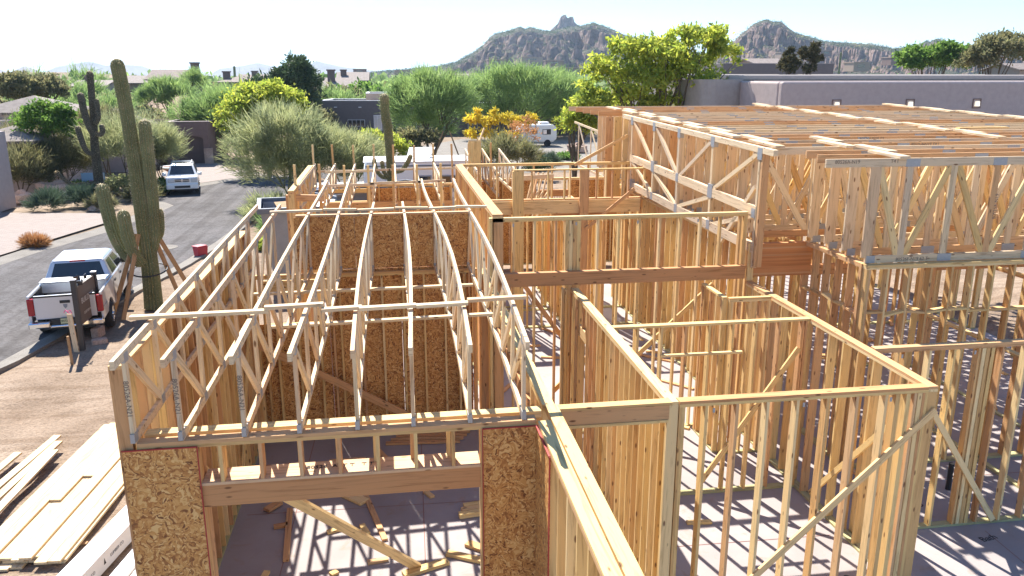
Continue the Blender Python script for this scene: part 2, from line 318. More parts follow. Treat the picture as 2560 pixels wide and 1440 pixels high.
def kerb(name, line, wd, side):
    mb = MB(); pts = [Vector((x, y, 0)) for x, y in line]; L = []; R = []
    for i, p in enumerate(pts):
        t = (pts[min(i + 1, len(pts) - 1)] - pts[max(i - 1, 0)]).normalized(); nrm = Vector((t.y, -t.x, 0)) * side
        L.append(p + Vector((0, 0, G0 + .008))); R.append((p + nrm * wd * .5, p + nrm * wd))
    vs = []
    for a, (b, c) in zip(L, R): vs += [a, (b.x, b.y, G0 + .05), (c.x, c.y, G0 + .085), (c.x, c.y, G0 - .1)]
    fs = [(4*i+k, 4*i+4+k, 4*i+5+k, 4*i+1+k) for i in range(len(pts) - 1) for k in range(3)]
    if side < 0: fs = [f[::-1] for f in fs]
    mb.add(vs, fs); tag(mb.obj(name, M['kerb']), kind='structure')
kerb('kerb_near', rr[2:12], .55, 1); kerb('kerb_far', ll[::-1][1:10], .75, -1)
kerb('kerb_driveway', [(-12.9, 56.0), (-10.8, 59.2), (-8.2, 60.2), (-5, 63), (4, 68.5)], .7, -1)
sheet('paver_driveway', [(-36, 28), (-22.3, 28.2), (-16.2, 34.6), (-14.4, 42.2), (-15.0, 45.2), (-20.4, 46.2), (-24, 47.4), (-36, 48)], G0 + .03, M['paver'])
sheet('garage_driveway', [(-13.6, 57.0), (-11.6, 60.0), (-8.9, 61.4), (-10.5, 64), (-12.8, 66), (-14.8, 71.4), (-18.6, 71.4), (-17.0, 62), (-15.2, 57.5)], G0 + .03, M['paver'])
sheet('cul_de_sac_drive', [(2, 59.3), (20, 62), (30, 66), (24, 90), (8, 95), (0, 80), (-3, 69), (3, 68.4)], G0 + .012, M['kerb'])
M['chalk'] = plain('red_chalk', (.26, .12, .10), .9)
# ------------------------------------------------------------------ framing
M['stamp'] = plain('faded_stamp_ink', (.22, .16, .12), .9)
def stud_mat(): return M['fir'] if random.random() < .22 else M['stud']
def wall(label, p0, p1, z1, z0=0, T=.14, sp=.406, top=2, openings=(), blocks=(), osb=None, straps=False, ph=0, mat=None, only=None, group=None, bottom=True, double_ends=True, name='stud_wall', zl=None):
    """a stud wall from p0 to p1: bottom plate, studs, headers over the openings, top plates"""
    t = thing(name, label, 'wall', (*p0, z0), group=group)
    P0 = Vector((*p0, 0)); P1 = Vector((*p1, 0)); L = (P1 - P0).length; d = (P1 - P0) / L; nrm = Vector((-d.y, d.x, 0))
    def pt(s, z, off=0): return P0 + d * s + nrm * off + Vector((0, 0, z))
    def H(s): return z1 if zl is None else zl + (z1 - zl) * s / L
    if bottom:
        edges = [0] + [q for o in openings if o[2] is None or len(o) < 5 for q in (o[0], o[1])] + [L]
        for a, b in zip(edges[::2], edges[1::2]):
            if b - a > .05: board('bottom_plate', pt(a, z0 + .019), pt(b, z0 + .019), T, .038, M['treated'], t)
    zt = -.038 * top
    for k in range(top):
        sh = 0 if k == 0 else .07
        board('top_plate', pt(-.0 + sh * 0, H(0) - .019 - .038 * k), pt(L, H(L) - .019 - .038 * k), T, .038, mat or stud_mat(), t)
    ss = [.019] + list(np.arange(sp + ph, L - .06, sp)) + [L - .019]
    if double_ends: ss += [.058, L - .058]
    for o in openings: ss += [o[0] - .02, o[1] + .02]
    for s in ss:
        if s < 0 or s > L: continue
        inn = [o for o in openings if o[0] - .01 < s < o[1] + .01]
        zb = z0 + (.038 if bottom else 0); ztop = H(s) + zt
        if inn:
            o = inn[0]; hh = o[3]
            board('cripple', pt(s, o[2] + hh + .002), pt(s, ztop), T, .038, stud_mat(), t, up=d)
            if len(o) > 4: board('cripple', pt(s, zb), pt(s, o[4] - .04), T, .038, stud_mat(), t, up=d)
            continue
        board('stud', pt(s, zb), pt(s, ztop), T, .038, mat or stud_mat(), t, up=d)
    for o in openings:
        board('header', pt(o[0], o[2] + o[3] / 2), pt(o[1], o[2] + o[3] / 2), T - .004, o[3], M['glulam'] if o[3] > .2 else M['stud'], t)
        if len(o) > 4: board('sill', pt(o[0], o[4] - .019), pt(o[1], o[4] - .019), T, .038, M['stud'], t)
    for z in blocks:
        s2 = sorted(q for q in ss if 0 <= q <= L); prev = None
        for q in s2:
            if prev is not None and q - prev > .1: board('blocking', pt(prev + .02, z + random.choice((0, .04, -.03))), pt(q - .02, z + random.choice((0, .04, -.03))), T - .004, .038, stud_mat(), t)
            prev = q
    if straps:
        for s in np.arange(.45, L, 1.2): board('strap', pt(s, H(s) - .11, straps * (T / 2 + .002)), pt(s, H(s) - .34 + .17, straps * (T / 2 + .002)), .03, .004, M['plate'], t, up=nrm)
    if osb:
        for (a, b, za, zb, off) in osb:
            n = max(1, round((b - a) / 1.22)); w_ = (b - a) / n
            for i in range(n):
                q0 = a + i * w_ + .003; q1 = a + (i + 1) * w_ - .003
                mb = MB(); c = pt((q0 + q1) / 2, (za + zb) / 2, off) - Vector(t.location)
                mb.box((-(q1 - q0) / 2, -.006, -(zb - za) / 2), ((q1 - q0) / 2, .006, (zb - za) / 2))
                MX = Matrix((d, nrm, Vector((0, 0, 1)))).transposed().to_4x4(); MX.translation = c; mb.obj('sheathing_panel', M['osb'], t, MX)
    return t
def brace(parent, p0, p1, a=.038, b=.089, mat='stud', up=(0, 0, 1), name='diagonal_brace'):
    return board(name, p0, p1, a, b, M[mat], parent, up=up)

# --- garage
GF, GB, GL, GR, GZ = 8.07, 15.25, -2.825, 1.54, 3.35
w_ = wall('long left wall of the garage seen from inside, orange lit studs', (GL, 8.02), (GL, GB + .07), 4.2, sp=.305, top=1, osb=[(1.5, 7.2, -.1, 4.15, .078)])
brace(w_, (GL + .095, 9.2, 2.9), (GL + .095, 12.4, .2)); brace(w_, (GL + .095, 14.8, 2.9), (GL + .095, 12.7, .2))
f = wall('front wall of the garage with a wide header over the door opening and two board panels', (-2.715, GF), (1.45, GF), GZ, sp=.406, openings=[(.595, 3.545, 2.58, .25)], top=2, osb=[(-.148, .59, -.12, 3.29, -.08), (3.57, 4.175, -.12, 3.29, -.08)])
for y in (8.30,):
    board('inner_plate', (-2.7, y, GZ - .019), (1.55, y, GZ - .019), .14, .038, M['stud'], f); board('inner_plate', (-2.7, y, GZ - .06), (1.55, y, GZ - .06), .14, .038, M['stud'], f)
    for x in np.arange(-2.1, 1.0, .406): board('cripple', (x + .16, y, 2.83), (x + .16, y, GZ - .08), .14, .038, stud_mat(), f, up=(1, 0, 0))
    board('header', (-2.12, y - .02, 2.68), (.83, y - .02, 2.68), .17, .2, M['glulam'], f)
    for x in (-2.66, -2.45, -2.16, .87, 1.15, 1.5): board('stud', (x, y, .04), (x, y, GZ - .08), .14, .038, stud_mat(), f, up=(1, 0, 0))
board('header_cap', (-2.12, GF + .09, 2.845), (.83, GF + .09, 2.845), .33, .03, M['truss'], f)
for a, b in (((-2.863, 7.978), (-2.12, 7.978)), ((.855, 7.978), (1.46, 7.978))):
    board('edge_stripe', (*a, 3.288), (*b, 3.288), .016, .012, M['rededge'], f)
for x in (-2.122, .852): board('edge_stripe', (x, 7.977, .0), (x, 7.977, 3.29), .014, .01, M['rededge'], f, up=(1, 0, 0))
lettering('80526  A  T T   T T', .09, Vector((-.7, GF + .12, 2.863)) - f.location, (1, 0, 0), (0, 1, 0), M['ink'], f, 'stamp')
wb = wall('back wall of the garage, oriented strand board behind thin studs, with a window opening at the left', (GL + .08, GB), (GR, GB), GZ, T=.09, openings=[(.21, 1.46, 3.03, .2, 2.38)], osb=[(0, 4.2, 0, 2.36, .056), (1.48, 4.2, 2.37, 3.4, .056), (.85, 4.2, 3.41, 4.43, .056)])
for x in np.arange(-1.8, 1.4, .61): board('parapet_stud', (x, GB + .12, 3.35), (x, GB + .12, 4.43), .089, .038, stud_mat(), wb, up=(1, 0, 0))
board('parapet_plate', (-1.86, GB + .12, 4.45), (1.45, GB + .12, 4.45), .1, .03, M['truss'], wb)
brace(wb, (-2.65, 14.95, 2.05), (.55, 15.1, .12), .038, .14, 'fir')
for x, zz in ((1.38, .3), (1.28, .3), (1.18, .3)): board('stud', (x, GB - .1, .0), (x, GB - .1, GZ - .08), .09, .04, M['fir'] if x > 1.3 else M['stud'], wb, up=(1, 0, 0))
# right wall of the garage, running towards the camera as a low double wall
r = wall('wide double plated wall running towards the camera on the right of the garage', (1.53, 3.6), (1.53, 7.97), GZ, T=.14, sp=.406, top=2, osb=None)
board('inner_plate', (1.69, 3.6, GZ - .019), (1.69, 8.4, GZ - .019), .14, .038, M['stud'], r); board('inner_plate', (1.69, 3.6, GZ - .058), (1.69, 8.4, GZ - .058), .14, .038, M['stud'], r)
for y in np.arange(3.9, 8.3, 1.22): board('stud', (1.69, y, .04), (1.69, y, GZ - .08), .14, .038, stud_mat(), r, up=(0, 1, 0))
mb = MB().box((-.006, -.38, -1.7), (.006, .38, 1.7)); mb.obj('sheathing_panel', M['osb'], r, Matrix.Translation(Vector((1.452, 7.59, 1.59)) - r.location))
board('edge_stripe', (1.445, 7.22, 3.292), (1.445, 7.97, 3.292), .02, .012, M['rededge'], r); board('edge_stripe', (1.447, 7.214, .2), (1.447, 7.214, 3.29), .012, .02, M['rededge'], r, up=(0, 1, 0))
wr = wall('right wall of the garage under the last roof trusses', (GR + .12, 8.4), (GR + .12, GB + .2), GZ, T=.14, openings=[(.5, 6.5, 2.75, .25)])

# --- garage roof trusses (running away from the camera)
def gable_truss(label, x, y0, y1, zb, zt0, zt1, over0=.35, over1=.6, npan=7, bow=0, group=None, name='roof_truss', mat='truss', shift=0.):
    t = thing(name, label, 'truss', (x, y0, zb), group=group)
    def top(y): return zt0 + (zt1 - zt0) * (y - y0) / (y1 - y0)
    def bx(y): return x + bow * math.sin(math.pi * (y - y0) / (y1 - y0)) + shift * (y - y0) / (y1 - y0)
    ys = np.linspace(y0 - over0, y1 + over1, 10)
    bowed('top_chord', [(bx(y), y, top(y) - .045) for y in ys], .042, .089, M[mat], t)
    ys = np.linspace(y0 - .02, y1 + .02, 10)
    bowed('bottom_chord', [(x + .6 * (bx(y) - x), y, zb + .045) for y in ys], .042, .089, M[mat], t)
    P = np.linspace(y0, y1, npan + 1)
    def pp(i, up):
        y = P[i]; return Vector((bx(y), y, top(y) - .06)) if up else Vector((x + .6 * (bx(y) - x), y, zb + .06))
    for i in range(npan + 1):
        board('web', pp(i, 0), pp(i, 1), .038, .085, M[mat], t, up=(0, 1, 0))
        if i < npan:
            up = i < npan / 2
            board('web', pp(i, up), pp(i + 1, not up), .036, .085, M[mat], t, up=(0, 1, 0))
        for u in (0, 1):
            q = pp(i, u) - Vector((0, 0, .02 if u else -.01)); board('gusset_plate', q - Vector((0, .06, 0)), q + Vector((0, .06, 0)), .045, .1, M['plate'], t)
    return t
trs = [(-2.735, 0., 0.01), (-2.27, .02, .0), (-1.64, -.02, .02), (-1.08, .02, .02), (-.48, -.05, .03), (.11, .05, .06), (.72, .09, .02), (1.31, .06, .12)]
for i, (x, b, sh) in enumerate(trs):
    t = gable_truss('%s garage roof truss from the left, a pale parallel chord timber frame' % ordinal(i), x, 8.03, 15.3, GZ + .002, 4.37, 4.5, over1=1.15 if i in (0, 1, 4, 5) else 4.4, bow=b, shift=sh, group='roof trusses over the garage')
    if i == 1: lettering('80526A-N21', .09, Vector((x - .024 + 0, 8.15, 4.33)) - t.location + Vector((-.0, 0, 0)), (0, -1, 0), (0, 0, 1), M['stamp'], t, 'stamp')
    if i in (0, 1, 2): lettering('80526A-N21', .075, Vector((x, 8.03 - .045, 3.85)) - t.location, (0, 0, -1), (1, 0, 0), M['stamp'], t, 'stamp')
# loose bracing boards nailed across the tops
def flat_board(label, p0, p1, a=.089, b=.038, mat='truss', cat='board', group=None, name='bracing_board'):
    o = board(name, p0, p1, a, b, M[mat]); tag(o, label, cat, group); return o
seg = [(-2.93, -1.45, 0, 0), (-1.5, -.85, .045, .03), (-.87, -.42, 0, 0), (-.45, .2, 0, -.01), (.2, .8, .0, 0), (.8, 1.5, .03, .06)]
for i, (a, b, dz, dy) in enumerate(seg):
    flat_board('%s board from the left in the near bracing line across the garage trusses' % ordinal(i), (a, 8.95 + dy, 4.43 + dz), (b, 8.98 + dy, 4.435 + dz), group='near bracing line on the garage trusses')
seg = [(-2.3, -1.35), (-1.33, -.72), (-.7, -.02), (0, .62), (.64, 1.2), (1.15, 1.75)]
for i, (a, b) in enumerate(seg):
    flat_board('%s board from the left in the far bracing line across the garage trusses' % ordinal(i), (a, 15.2 + .03 * (i % 2), 4.56 + .02 * (i % 2)), (b, 15.25, 4.565), group='far bracing line on the garage trusses')
flat_board('long bracing board lying across the bottom chords in the middle of the garage', (-1.9, 11.5, 3.47), (1.55, 11.7, 3.47)); flat_board('bracing board lying on the garage bottom chords near the back wall', (-2.4, 13.4, 3.47), (1.3, 13.5, 3.47))

# --- great room: left long wall, cross wall with the solid beam, far wall, header wall
wall('tall wall at the right of the garage running away, bright double top plate, close studs', (1.88, 14.55), (1.88, 23.35), 4.52, T=.2, top=2, straps=0)
cw = wall('tall cross wall standing over the brown timber beam', (1.72, 14.6), (6.78, 14.6), 4.45, T=.1, ph=.05, straps=-1)
tag(board('timber_beam', (1.95, 14.48, 3.28), (6.75, 14.48, 3.28), .12, .26, M['glulam']), 'long brown solid timber beam with knots across the front of the tall cross wall', 'beam')
brace(cw, (6.2, 14.66, 3.0), (4.3, 14.66, 1.2)); brace(cw, (3.0, 14.68, .9), (4.3, 14.68, 2.2)); brace(cw, (2.2, 14.68, 3.4), (3.6, 14.68, 1.4), mat='fir')
[board('post', (3.2 + .075 * k, 14.6 - .004 * k, 0), (3.2 + .075 * k, 14.6 - .004 * k, 4.37), .09, .07, M['stud'], cw, up=(1, 0, 0)) for k in range(4)]
wall('far wall of the tall room under a long pale top plate', (1.9, 23.4), (7.0, 23.4), 4.52, T=.14, sp=.55)
hw = wall('inner wall with a tan header beam across the tall room', (1.95, 21.65), (6.85, 21.65), 3.72, T=.14, openings=[(2.4, 4.2, 3.2, .3)], sp=.42)
board('header', (1.97, 21.55, 3.5), (6.8, 21.55, 3.5), .06, .36, M['stud'], hw)
t = thing('post_frame', 'two tall posts carrying a thin rail in front of the tan header beam', 'frame', (3.3, 21.3, 0))
for x, mt, wdt in ((3.32, 'stud', .3), (5.16, 'fir', .24)): board('post', (x, 21.4, 0), (x, 21.4, 4.52), .12, wdt, M[mt], t, up=(1, 0, 0))
board('top_rail', (3.2, 21.4, 4.54), (7.0, 21.4, 4.54), .12, .038, M['stud'], t)
for x in np.arange(3.7, 6.9, .45): board('stud', (x, 21.4, 3.72), (x, 21.4, 4.52), .09, .038, stud_mat(), t, up=(1, 0, 0))
brace(t, (6.55, 21.3, 4.0), (5.2, 21.3, 2.9), mat='fir')
wall('inner partition with close studs running away behind the brown beam', (4.72, 21.75), (4.72, 26.4), 3.1, T=.09); wall('short partition running away beside the right truss frame', (5.85, 21.75), (5.85, 26.4), 3.1, T=.09)
wall('partition across the rear hallway behind the tan header', (1.98, 23.8), (4.6, 23.8), 3.1, T=.09, sp=.5)
wall('partition across behind the close studs right of the hallway', (7.2, 18.6), (9.4, 18.6), 3.1, T=.09)

# --- bedroom box in front of the beam
wall('left wall of the near bedroom, row of wide yellow studs', (3.32, 8.82), (3.32, 14.4), 3.1, sp=.27, openings=[(4.3, 4.9, 2.4, .2)])
wall('right wall of the near bedroom with a long sunlit top plate', (6.84, 8.82), (6.84, 14.4), 3.1, T=.14)
fw = wall('front wall of the near bedroom with small metal straps under its plate', (3.4, 8.88), (6.77, 8.88), 3.1, T=.14, straps=-1, ph=-.05)
for x in (6.35, 6.5, 6.66): board('stud', (x, 8.88, .04), (x, 8.88, 3.02), .135, .06, M['stud'], fw, up=(1, 0, 0))
bw_ = wall('back wall of the near bedroom with a single thin top plate', (3.4, 11.93), (6.77, 11.93), 3.1, T=.12, top=1)
board('blocking', (4.2, 11.86, 2.58), (5.6, 11.86, 2.58), .06, .038, M['stud'], bw_)
n1 = wall('small closet wall with studs beside the bedroom right wall', (5.95, 13.3), (6.75, 13.3), 3.1, T=.09, sp=.2); wall('short closet return running back to the brown beam', (5.9, 13.35), (5.9, 14.4), 3.1, T=.09, top=1, sp=.3)
tag(board('bracing_board', (6.9, 8.80, 2.78), (4.2, 8.80, .15), .038, .09, M['stud']), 'long diagonal board nailed across the bedroom front studs, dark bark along one edge', 'board')
brace(bw_, (6.6, 11.85, 2.6), (5.0, 11.85, .2)); brace(fw, (6.75, 9.0, 2.8), (6.75, 11.3, .2))
h2 = thing('door_header', 'short header beam bridging the hallway mouth to the bedroom corner', 'beam', (1.8, 8.87, 2.9))
board('beam', (1.80, 8.87, 2.97), (3.27, 8.87, 2.97), .12, .19, M['fir'], h2); board('cap_plate', (1.72, 8.87, 3.085), (3.3, 8.87, 3.085), .14, .038, M['stud'], h2); board('nailer', (1.85, 8.84, 2.855), (3.26, 8.84, 2.855), .09, .035, M['stud'], h2)
for i, y in enumerate((13.2, 13.6)): board('jamb_stud', (3.1 + .04 * i, 14.42 - .09 * i, .04), (3.1 + .04 * i, 14.42 - .09 * i, 3.1), .1, .04, M['stud'], cw, up=(1, 0, 0))

# --- right hand rooms
w10 = wall('near right wall with metal straps, running off the right edge', (6.95, 10.36), (14.0, 10.36), 3.1, T=.12, ph=.1, straps=-1)
brace(w10, (7.9, 10.27, 2.2), (9.35, 10.27, .08)); 
for x in (8.75, 8.82, 8.9): board('stud', (x, 10.36, .04), (x, 10.36, 3.02), .12, .06, M['stud'], w10, up=(1, 0, 0))
wall('high right wall with a row of mid height blocks under the big roof trusses', (8.0, 12.42), (16.3, 12.42), 3.85, T=.14, blocks=[2.95], ph=.0)
wall('return of the high wall running back to the red laminated beam, with mid blocks', (8.05, 12.5), (8.05, 14.55), 3.85, T=.14, blocks=[2.95], mat=M['fir'])
tag(board('laminated_beam', (6.9, 14.5, 3.51), (8.12, 14.5, 3.51), .14, .66, M['lam']), 'deep reddish laminated beam with pale layers beside the tall truss post', 'beam')
tag(board('end_plate', (6.84, 14.42, 3.12), (6.84, 14.42, 3.86), .05, .12, M['stud'], up=(1, 0, 0)), 'short upright block between the brown beam and the red laminated beam', 'block')
wall('half height wall on the slab behind the right strapped wall', (10.7, 11.2), (10.7, 15.1), 2.3, T=.12, top=1, sp=.5)
wall('interior wall under the big roof, third row back', (8.2, 17.4), (16.2, 17.4), 3.85, T=.14, openings=[(1.5, 2.5, 2.4, .25), (4.5, 7.4, 2.4, .3)])
wall('interior wall under the big roof, fourth row back', (7.0, 20.6), (16.2, 20.6), 3.85, T=.14, openings=[(3, 4.2, 2.4, .25)])
wall('rear wall under the big roof with wide openings', (7.0, 24.6), (16.2, 24.6), 3.85, T=.14, openings=[(5.2, 8.2, 2.6, .3)])
wall('right end wall under the big roof', (16.25, 12.5), (16.25, 27.4), 3.85, T=.14, openings=[(4, 7.2, 2.6, .3), (9, 11.5, 2.6, .3)])
wall('partition running back under the big roof near its left end', (9.6, 17.5), (9.6, 24.5), 3.1, T=.09); wall('partition running back under the middle of the big roof', (12.6, 12.6), (12.6, 17.3), 3.1, T=.09, sp=.6)
wall('left wall under the girder truss of the big roof', (6.98, 14.75), (6.98, 24.6), 3.72, T=.14)
wall('rearmost wall of the house under the far end of the big roof', (7.0, 27.3), (16.2, 27.3), 3.85, T=.14, openings=[(2, 5, 2.4, .3)])

# --- the big roof: parallel trusses running left to right
RX0, RX1 = 7.45, 17.9
def roofz(y): return 5.66 + (y - 12.4) * .023
def cross_truss(label, y, x0, x1, zb, group, xb):
    t = thing('roof_truss', label, 'truss', (x0, y, zb), group=group)
    zt = roofz(y); b = lambda *a, **k: board(*a, **k)
    n = 10; P = np.linspace(xb + .02, 16.2, n + 1); P[1:-1] += random.uniform(-.3, .3); fl = int(random.random() * 2)
    b('top_chord', (x0, y, zt - .07), (x1, y, zt - .07), .042, .14, M['fir'] if random.random() < .3 else M['truss'], t)
    b('bottom_chord', (xb, y, zb + .065), (16.3, y, zb + .065), .042, .13, M['fir'] if random.random() < .4 else M['truss'], t)
    for i, x in enumerate(P):
        b('web', (x, y, zb + .1), (x, y, zt - .12), .038, .2 if i == 0 else .12, M['fir'] if random.random() < .25 else M['truss'], t, up=(1, 0, 0))
        if i < n:
            up = ((i + fl) % 2 == 0)
            b('web', (x + .06, y, zt - .1 if up else zb + .1), (P[i + 1] - .06, y, zb + .1 if up else zt - .1), .036, .115, M['stud'] if random.random() < .4 else M['truss'], t, up=(0, 0, 1))
        for z in (zb + .065, zt - .08):
            if (i + (z > 5)) % 2 == 0: b('gusset_plate', (x - (.1 if i else -.0), y, z), (x + .16, y, z), .047, .13, M['plate'], t)
    return t
ys = list(np.arange(12.5, 27.3, .61)); rts = []
for i, y in enumerate(ys):
    zb = 3.86 if i < 4 else 3.44 if i < 0 else 3.86
    x0 = [7.12, 7.3, 7.42, 6.95][min(i, 3)] if i < 20 else 6.35 - .1 * (i - 20)
    rts.append(cross_truss('%s long truss from the front in the big flat roof on the right' % ordinal(i), y, x0, RX1, 3.86, 'long trusses of the big flat roof', 8.02 if i < 4 else 7.05))
t0 = rts[0]
lettering('80526A-N19', .085, Vector((7.5, 12.5 - .0225, roofz(12.5) - .05)) - t0.location, (1, 0, 0), (0, 0, 1), M['stamp'], t0, 'stamp'); lettering('T4 I', .085, Vector((8.35, 12.5 - .0225, roofz(12.5) - .05)) - t0.location, (1, 0, 0), (0, 0, 1), M['stamp'], t0, 'stamp')
lettering('80526F-N19 62 T', .085, Vector((8.9, 12.5 - .0225, 3.91)) - t0.location, (1, 0, 0), (0, 0, 1), M['stamp'], t0, 'stamp'); lettering('80526A-N19', .085, Vector((10.37, 12.5 - .0205, 4.8)) - t0.location, (0, 0, 1), (-1, 0, 0), M['stamp'], t0, 'stamp')
lettering('80526A-N19 T4 I', .085, Vector((10.6, ys[4] - .0225, roofz(ys[4]) - .05)) - rts[4].location, (1, 0, 0), (0, 0, 1), M['stamp'], rts[4], 'stamp')
lettering('80526A-N18 T3', .085, Vector((10.2, ys[6] - .0225, roofz(ys[6]) - .05)) - rts[6].location, (1, 0, 0), (0, 0, 1), M['stamp'], rts[6], 'stamp')
# short flat boards staggered across the top chords, four rows
def row(word, x, y0, y1, step, n2):
    y = y0; i = 0
    while y < y1 and i < 26:
        L_ = random.uniform(.95, 1.35); sx = (i % 2) * .26
        o = flat_board('%s short board from the front in the %s row nailed over the big roof' % (ordinal(i), word), (x + sx, y, roofz(y) + .02), (x + sx + random.uniform(-.03, .03), y + L_, roofz(y + L_) + .02), .19, .045, 'truss', group='%s row of short boards over the big roof' % word); y += L_ * step; i += 1
row('left', 7.15, 14.2, 26, .78, 0); row('middle', 12.7, 15.4, 27, .8, 0); row('front', 8.5, 12.42, 15.0, .8, 0); row('right edge', 17.4, 17.5, 27.2, .85, 0)
flat_board('stray pale board lying along the trusses beside the middle row', (13.0, 17.2, roofz(17.2) + .06), (14.3, 17.25, roofz(17.2) + .06), .14, .038, 'stud')
# girder truss at the left end of the big roof, in the plane X = 6.9
g = thing('girder_truss', 'tall pale girder truss with deep chords at the left end of the big roof', 'truss', (6.88, 14.2, 3.4))
gx = 6.85
def gp(y, z, dx=0): return (gx + dx, y, z)
zt = lambda y: 5.70 + (y - 13.8) * .02
for y0, y1, z0, z1, hgt, nm in ((13.75, 23.6, zt(13.75) - .05, zt(23.6) - .05, .11, 'top_chord'), (14.3, 22.7, 4.50, 4.70, .19, 'middle_chord'), (14.3, 22.9, 3.78, 3.93, .19, 'lower_chord')):
    board(nm, gp(y0, z0), gp(y1, z1), .09, hgt, M['truss'], g)
vy = [14.3, 16.6, 18.7, 20.6, 22.6]
for y in vy: board('upright', gp(y, 3.4 if y < 14.5 else 3.8), gp(y, zt(y) - .1), .08, .1, M['truss'], g, up=(0, 1, 0))
board('corner_post', gp(14.22, 3.43, .03), gp(14.22, zt(14.2) - .1, .03), .14, .1, M['fir'], g, up=(0, 1, 0))
tz = lambda y: zt(y) - .12
for a, za, b_, zb_ in ((14.4, tz(14.4), 16.5, 4.62), (16.7, tz(16.7), 18.6, 4.66), (18.8, 4.66, 20.5, tz(20.5)), (20.7, 4.74, 22.5, tz(22.5)), (14.35, 4.42, 16.5, 3.85), (16.6, 4.45, 18.7, 3.9), (18.8, 3.9, 20.6, 4.55), (20.7, 3.95, 22.5, 4.6), (14.45, 4.95, 15.9, 3.6)):
    board('web', gp(a, za, -.001), gp(b_, zb_, -.001), .07, .09, M['truss'], g)
for y, z, s in [(y, tz(y), .22) for y in vy] + [(16.6, 4.58, .3), (18.7, 4.62, .2), (20.6, 4.68, .28), (16.6, 3.84, .2), (18.7, 3.86, .22), (20.6, 3.9, .2), (14.4, 4.45, .18), (22.5, 4.0, .2)]:
    board('gusset_plate', gp(y - s / 2.4, z), gp(y + s / 2.4, z), .098, s, M['plate'], g)
gs = thing('end_studs', 'row of broad orange studs closing the far left corner of the big roof', 'wall', (6.7, 23.9, 3.2))
for x in (6.45, 6.72, 7.0): board('stud', (x, 23.75, 3.2), (x, 23.75, roofz(23.7) - .1), .04, .22, M['fir'] if x < 6.6 else M['stud'], gs, up=(1, 0, 0))
brace(gs, (6.9, 23.3, 5.3), (5.3, 23.3, 4.45))

# --- second garage wing behind
wall('low sloping wall of the rear garage wing, bright plate on close studs', (-2.42, 19.4), (-2.42, 24.4), 4.45, top=2, sp=.3, zl=4.38)
wf = wall('front wall of the rear garage wing, plain header between thin posts', (-2.35, 20.4), (1.75, 20.4), 3.3, T=.1, sp=.6, openings=[(.9, 3.6, 2.6, .3)])
board('header', (-2.5, 20.0, 4.13), (-1.72, 20.0, 4.1), .09, .16, M['fir'], wf); board('post', (-2.5, 20.02, 0), (-2.5, 20.02, 4.2), .12, .24, M['fir'], wf, up=(1, 0, 0))
wall('back wall of the rear garage wing, reddish board panels above a red header with open windows at its left', (-2.3, 25.2), (1.8, 25.2), 3.75, T=.1, sp=.61, openings=[(.2, 1.45, 3.5, .12, 3.24)], osb=[(1.5, 4.1, 3.2, 3.62, .056), (1.5, 4.1, .4, 2.9, .056)])
tag(board('window_header', (-2.3, 25.1, 3.1), (1.8, 25.1, 3.1), .09, .24, M['fir']), 'long reddish header board along the back wall of the rear garage wing', 'beam')
for i in range(8):
    x = -2.4 + .598 * i
    if x > 1.7: continue
    gable_truss('%s roof truss from the left over the rear garage wing' % ordinal(i), x + .05, 20.5, 25.0, 3.72, 4.38, 4.42, over0=.1, over1=.1, npan=4, group='roof trusses over the rear garage wing')
for i in range(7):
    x = -2.42 + .6 * i
    o = board('upright_stick', (x, 20.4, 3.5), (x + random.uniform(-.02, .02), 20.4, 4.87 + random.uniform(-.03, .03)), .05, .06, M['stud'], up=(1, 0, 0)); tag(o, '%s thin upright stick from the left in the nearer line over the rear garage wing' % ordinal(i), 'stick', 'nearer line of upright sticks')
for i in range(10):
    x = -2.4 + .604 * i
    o = board('upright_stick', (x, 25.08, 3.6), (x + random.uniform(-.03, .03), 25.08, 4.97 + random.uniform(-.04, .03)), .05, .06, M['stud'], up=(1, 0, 0)); tag(o, '%s thin upright stick from the left in the farther line over the rear garage wing' % ordinal(i), 'stick', 'farther line of upright sticks')
for i, (a, b_, y, z) in enumerate([(-2.3, -.1, 25.03, 4.19), (-.15, 1.95, 25.03, 4.21), (-1.8, -.5, 20.33, 4.36), (-.6, .7, 20.33, 4.40), (.6, 1.3, 20.33, 4.42), (-1.85, -.55, 22.4, 4.46)]):
    flat_board('%s thin cross rail tying the upright sticks of the rear garage wing' % ordinal(i), (a, y, z), (b_, y, z + .02), .03, .06, 'truss')
# --- small framing at the back of the house
bk = wall('far rear outside wall with dark red board panels and a window gap', (2.2, 29.6), (8.4, 29.6), 3.3, T=.14, sp=.6, openings=[(3.2, 4.3, 2.6, .25, 1.5)], osb=[(0, 3.1, 0, 3.2, .076), (4.4, 6.2, 0, 3.2, .076)])
pl = wall('short bright capped wall piece standing up behind the tall room', (2.62, 26.0), (2.9, 29.4), 4.6, T=.4, top=1, sp=.28, zl=5.0)
for i, x in enumerate((2.55, 3.15, 3.75)):
    gable_truss('%s small roof truss from the left seen behind the far wall of the tall room' % ordinal(i), x, 24.3, 28.6, 3.4, 4.15, 4.5, over0=.1, over1=.1, npan=4, group='small trusses behind the tall room')
for i in range(3):
    gable_truss('%s short open truss frame from the left at the back corner beside the yellow tree' % ordinal(i), 8.6 + .75 * i, 27.6, 33.0 + 4 * (i == 0), 2.9, 4.6, 4.9, over0=.1, over1=.9, npan=4, group='open truss frames at the back corner')
lt = thing('truss_bundle', 'small bundle of trusses leaning upright inside the tall room', 'truss bundle', (3.9, 22.3, 2.4))
